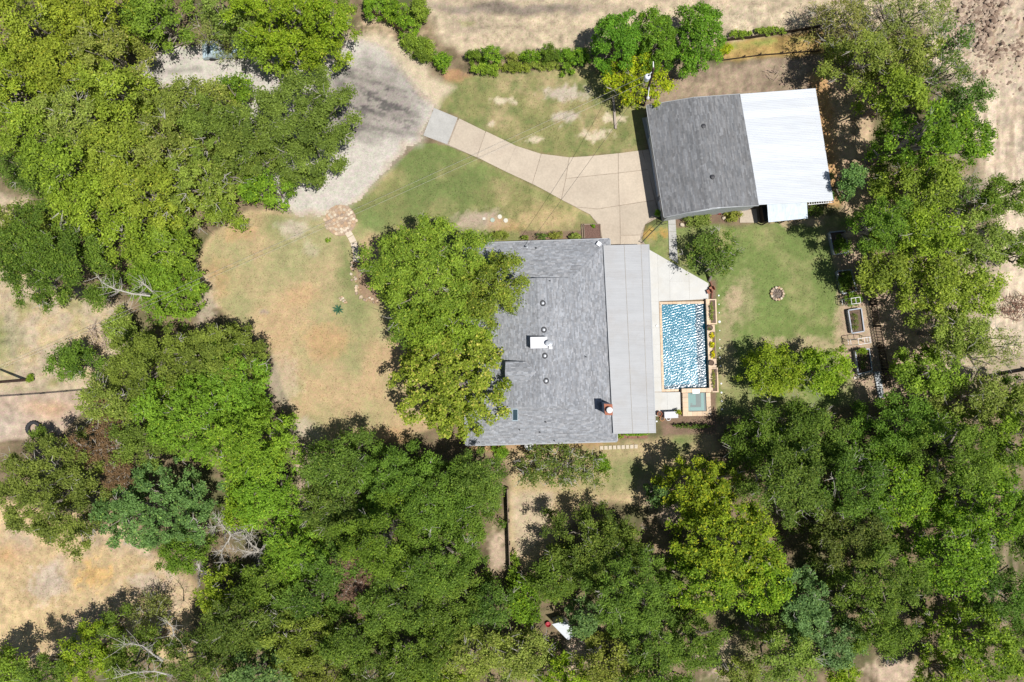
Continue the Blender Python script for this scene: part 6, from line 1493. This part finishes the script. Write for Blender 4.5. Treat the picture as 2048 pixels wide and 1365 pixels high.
# low growth under the woods: a mass nobody could count
def understory(regions, n, label):
    g = np.random.default_rng(55); px = g.uniform(-40, 2090, n); py = g.uniform(-40, 1400, n); keep = np.zeros(n, bool)
    for q in regions: keep |= sdist(px, py, q) < 0
    keep &= fbm(px, py, 40, 3, 91) > -.12
    px = px[keep]; py = py[keep]; k = len(px); z = .3 + 2.2 * g.random(k) ** 1.5
    cen = np.stack([(px - 1024) * S, (682.5 - py) * S, z], 1)
    v, col = leaf_cloud(cen, .5 + .5 * g.random(k), .7, k * 60, .4, .24, .15, (.045, .07, .018), (.09, .12, .026), (.2, .17, .07), .08, g); v[:, 2] = np.maximum(v[:, 2], .03)
    o = build('undergrowth', v, np.arange(len(v)).reshape(-1, 3), LEAF, None, col=col, tris=True); NLEAF[0] += len(v) // 4; tag(o, label, None, kind='stuff')
understory([[(-40, -40), (700, -40), (640, 80), (520, 90), (380, 80), (290, 120), (300, 190), (430, 300), (480, 400), (380, 540), (300, 500), (150, 400), (-40, 380)],
            [(300, 640), (420, 650), (520, 740), (560, 880), (590, 1000), (640, 900), (900, 900), (1010, 920), (1010, 1060), (960, 1100), (1010, 1170), (1100, 1130), (1150, 1220), (1240, 1400), (380, 1400), (440, 1250), (400, 1120), (430, 980), (260, 860)],
            [(1300, 1020), (1450, 850), (1700, 830), (1860, 790), (2100, 780), (2100, 1400), (1850, 1400), (1800, 1240), (1700, 1290), (1560, 1280), (1400, 1260), (1240, 1300), (1200, 1100)],
            [(1720, 100), (1860, 150), (1900, 330), (1960, 520), (1940, 700), (1860, 640), (1820, 480), (1760, 380)]], 2600, 'low green undergrowth beneath the woods')
# dead and bleached wood
dead_tree(440, 1085, 62, 7.5, 'bleached dead tree with fanning bare branches above the bottom-left woods', 3, n=8)
dead_tree(500, 1120, 44, 8.0, 'smaller bleached dead tree right of the fanning one', 8, n=6)
dead_tree(385, 1150, 36, 4.5, 'bare grey sapling leaning over the corner of the golden clearing', 12, n=5)
dead_tree(726, 1172, 62, 14.0, 'red-brown dead branches standing out of the dark south woods', 5, aim=(3.3, .9), n=7, twigc=(0.12, .062, .075))
dead_tree(190, 908, 60, 11.5, 'tangle of rusty dead branches on top of the dark tree at the left', 6, n=9, twigc=(0.115, .062, .055), name='dead_branches')
dead_tree(2038, 1120, 58, 11, 'bare grey dead limb reaching in from the right edge', 9, aim=(3.2, 1.2), n=7)
dead_tree(130, 205, 42, 10.2, 'bare grey branches in the upper-left woods', 14, n=6)
dead_tree(960, 1005, 10, 8.5, 'few dead grey sticks in the wood south of the house', 15, n=2)
def limb(pts, r, label):
    t = thing('bare_limb', label, 'branch', P(*pts[0])); m = MB(); q = [P(*p) for p in pts]; m.tube(q, [r * (1 - .8 * i / (len(q) - 1)) for i in range(len(q))], 6); m.out('limb', DEADW, t)
    g = np.random.default_rng(len(label)); m = MB()
    for i in range(1, len(q)):
        for k in range(9): e = g.normal(size=3) * .75; e[2] = abs(e[2]) * .6; a = Vector(q[i - 1]).lerp(Vector(q[i]), g.random()); m.tube([tuple(a + Vector(e) * .5), tuple(a + Vector(e) * .5 + Vector(g.normal(size=3)) * .35)], [r * .14, .007], 3); m.tube([tuple(a), tuple(a + Vector(e) * .5 + Vector((.1, 0, 0))), tuple(a + Vector(e))], [r * .3, r * .2, .01], 4)
    m.out('side_branch', DEADW, t)['kind'] = 'stuff'
limb([(300, 592, 6.8), (265, 588, 7.6), (228, 578, 8.3), (205, 566, 8.8), (192, 550, 9.2)], .10, 'long pale bare limb crossing the edge of the big dark oak')
limb([(305, 584, 6), (290, 570, 6.6), (275, 559, 7)], .08, 'shorter pale limb just above the long one')
limb([(325, 1322, 7.5), (305, 1308, 8.2), (285, 1292, 8.6), (262, 1288, 8.9), (242, 1290, 9.1)], .085, 'curved bleached limb at the bottom left')
limb([(345, 1352, 8.5), (310, 1343, 9.0), (270, 1345, 9.3), (225, 1358, 9.6)], .09, 'long bleached limb along the bottom edge at the left')
limb([(348, 1272, 6.5), (345, 1255, 7.2), (330, 1240, 7.7)], .07, 'short forked bleached branch below the grey sapling')

brush(1545, 148, 14, 12, 14, MATS['grey_brush'], 'pale fallen branches on the bare earth behind the garage', 17, .25, 'fallen_branches')
# blades and tufts that roughen the lawns: nobody could count them
def tufts(name, n, regions, label):
    g = np.random.default_rng(21); px = g.uniform(0, 2048, n); py = g.uniform(0, 1365, n); keep = np.zeros(n, bool)
    for q in regions: keep |= sdist(px, py, q) < -3
    keep &= fbm(px, py, 14, 3, 9) > -.08
    px = px[keep]; py = py[keep]; X = (px - 1024) * S; Y = (682.5 - py) * S; c, n1, n2, n3 = paint(px, py); k = len(px)
    Z = relief(px, py, n1, n2, n3); th = g.random(k) * 6.28; L = .05 + .09 * g.random(k); hh = .008 + .03 * g.random(k)
    dx = np.cos(th) * L; dy = np.sin(th) * L; t2 = th + 1.57 + g.normal(size=k) * .5; w = .05 + .06 * g.random(k)
    v = np.stack([np.stack([X - dx, Y - dy, Z], 1), np.stack([X + dx, Y + dy, Z], 1), np.stack([X + np.cos(t2) * w, Y + np.sin(t2) * w, Z + hh], 1)], 1).reshape(-1, 3)
    col = c * (0.85 + .4 * g.random(k))[:, None]; col = np.repeat(np.clip(col, 0, 1), 3, axis=0)
    o = build(name, v, np.arange(len(v)).reshape(-1, 3), LEAF, None, col=col, tris=True); tag(o, label, None, kind='stuff'); return o
tufts('grass', 170000, [[(385, 540), (430, 460), (500, 420), (560, 425), (640, 478), (690, 480), (720, 600), (860, 860), (620, 905), (590, 840), (540, 700), (440, 620)],
    [(720, 410), (850, 300), (1000, 345), (1120, 403), (1180, 440), (1150, 480), (980, 485), (730, 480)], [(880, 170), (960, 152), (1170, 140), (1280, 215), (1275, 296), (1140, 308), (1030, 285), (925, 235)],
    [(1300, 480), (1334, 455), (1334, 510)], [(1355, 455), (1660, 440), (1710, 780), (1450, 840), (1450, 600), (1425, 560), (1357, 520)], [(1240, 885), (1420, 860), (1300, 1000), (1060, 1130), (1030, 900), (1200, 905)],
    [(0, 400), (250, 620), (180, 770), (0, 785)], [(0, 1000), (230, 1040), (380, 1170), (350, 1300), (0, 1300)], [(900, 0), (1700, 0), (1640, 50), (1450, 70), (950, 95)], [(1445, 95), (1640, 62), (1640, 105), (1450, 120)]], 'short dry and green grass of lawns and field')

# stones, rubble and litter on the bare ground
def rubble():
    g = np.random.default_rng(33); n = 5200; px = g.uniform(0, 2048, n); py = g.uniform(0, 1365, n)
    A = [[(1850, -20), (2060, -20), (2060, 740), (1960, 720), (1930, 180)], [(880, 0), (1700, 0), (1640, 60), (950, 100)], [(700, 70), (850, 110), (870, 200), (760, 90)], [(990, 195), (1035, 190), (1040, 225), (990, 225)], [(0, 800), (190, 790), (100, 880), (0, 900)], [(1660, 450), (1800, 560), (1880, 800), (1700, 700)], [(1020, 900), (1120, 1000), (1040, 1130)], [(0, 1000), (380, 1170), (330, 1300), (0, 1300)]]
    keep = np.zeros(n, bool)
    for q in A: keep |= sdist(px, py, q) < 0
    keep |= (g.random(n) < 0.0)
    px = px[keep]; py = py[keep]; k = len(px); X = (px - 1024) * S; Y = (682.5 - py) * S; c, n1, n2, n3 = paint(px, py); Z = relief(px, py, n1, n2, n3)
    r = .03 + .09 * g.random(k) ** 3 + np.where((px > 1880) & (py < 200), .10 * g.random(k) ** 2, 0)
    base = np.array([[1, 0, 0], [0, 1, 0], [-1, 0, 0], [0, -1, 0], [0, 0, 1]], float); th = g.random(k) * 6.28; cs, sn = np.cos(th), np.sin(th)
    v = np.zeros((k, 5, 3)); sx = .7 + .6 * g.random((k, 5))
    bx = base[None, :, 0] * sx; by = base[None, :, 1] * sx
    v[..., 0] = X[:, None] + (bx * cs[:, None] - by * sn[:, None]) * r[:, None]; v[..., 1] = Y[:, None] + (bx * sn[:, None] + by * cs[:, None]) * r[:, None]; v[..., 2] = Z[:, None] - .01 + base[None, :, 2] * r[:, None] * .8
    f = np.array([[0, 1, 4], [1, 2, 4], [2, 3, 4], [3, 0, 4]]); F = (f[None] + (np.arange(k) * 5)[:, None, None]).reshape(-1, 3)
    col = np.repeat(np.clip(c * (0.8 + .6 * g.random(k))[:, None] * 1.1, 0, 1), 5, axis=0)
    o = build('rubble', v.reshape(-1, 3), F, mat('rubble_stone', (1, 1, 1), .95, .15, 5, attr=True), None, col=col, tris=True); tag(o, 'small stones and clods on the bare ground', None, kind='stuff')
rubble()
# clods turned up at the top right corner
def clods():
    g = np.random.default_rng(44); n = 2600; px = 1985 + g.normal(size=n) * 62; py = 55 + g.normal(size=n) * 42; keep = (py < 190) & (px > 1880); px = px[keep]; py = py[keep]; k = len(px)
    keep = fbm(px, py, 26, 3, 8) > -.06; px = px[keep]; py = py[keep]; k = len(px)
    X = (px - 1024) * S; Y = (682.5 - py) * S; c_, n1, n2, n3 = paint(px, py); Z = relief(px, py, n1, n2, n3); r = .08 + .24 * g.random(k) ** 2.2
    base = np.array([[1, 0, 0], [.3, .9, 0], [-.8, .6, 0], [-.8, -.6, 0], [.3, -.9, 0], [.3, .1, 1], [-.3, -.2, .8]]); V = base[None] * (.7 + .6 * g.random((k, 7, 3))); th = g.random(k) * 6.28; cs, sn = np.cos(th)[:, None], np.sin(th)[:, None]
    W = np.stack([V[..., 0] * cs - V[..., 1] * sn, V[..., 0] * sn + V[..., 1] * cs, V[..., 2] * .8 - .1], -1) * r[:, None, None] + np.stack([X, Y, Z], 1)[:, None]
    f = np.array([[0, 1, 5], [1, 2, 5], [2, 6, 5], [2, 3, 6], [3, 4, 6], [4, 5, 6], [4, 0, 5]]); F = (f[None] + (np.arange(k) * 7)[:, None, None]).reshape(-1, 3)
    t = g.random(k)[:, None]; col = np.array([.16, .105, .075]) * (1 - t) + np.array([.42, .33, .25]) * t
    o = build('clod', W.reshape(-1, 3), F, MATS['rubble_stone'], None, col=np.repeat(col, 7, axis=0), tris=True); tag(o, 'brown and pale clods of turned earth at the top right', None, kind='stuff')
clods()
ag = thing('agave', 'dark green spiky agave below the small stone triangle', 'agave', P(677, 619))
gq = np.random.default_rng(4)
for i in range(11):
    t_ = i * 0.571 + gq.normal() * .08; L_ = .62 * (.8 + .4 * gq.random()); q_ = P(677, 619); u_ = Vector((math.cos(t_), math.sin(t_), 0)); s_ = Vector((-u_.y, u_.x, 0)); el = .15 + .35 * (i % 2)
    o_ = Vector((q_[0], q_[1], .05)); mid_ = o_ + u_ * L_ * .55 + Vector((0, 0, L_ * el)); tip = o_ + u_ * L_ + Vector((0, 0, L_ * el * 1.1))
    MB().add([tuple(o_ - s_ * .05), tuple(o_ + s_ * .05), tuple(mid_ + s_ * .085), tuple(mid_ - s_ * .085), tuple(tip), tuple(mid_ - Vector((0, 0, .04))), tuple(o_ - Vector((0, 0, .04)))], [(0, 1, 2, 3), (3, 2, 4), (1, 6, 5, 2), (6, 0, 3, 5), (2, 5, 4), (5, 3, 4)]).out('leaf', mat('agave_green', (.035, .10, .05), .5, .15, 5), ag)
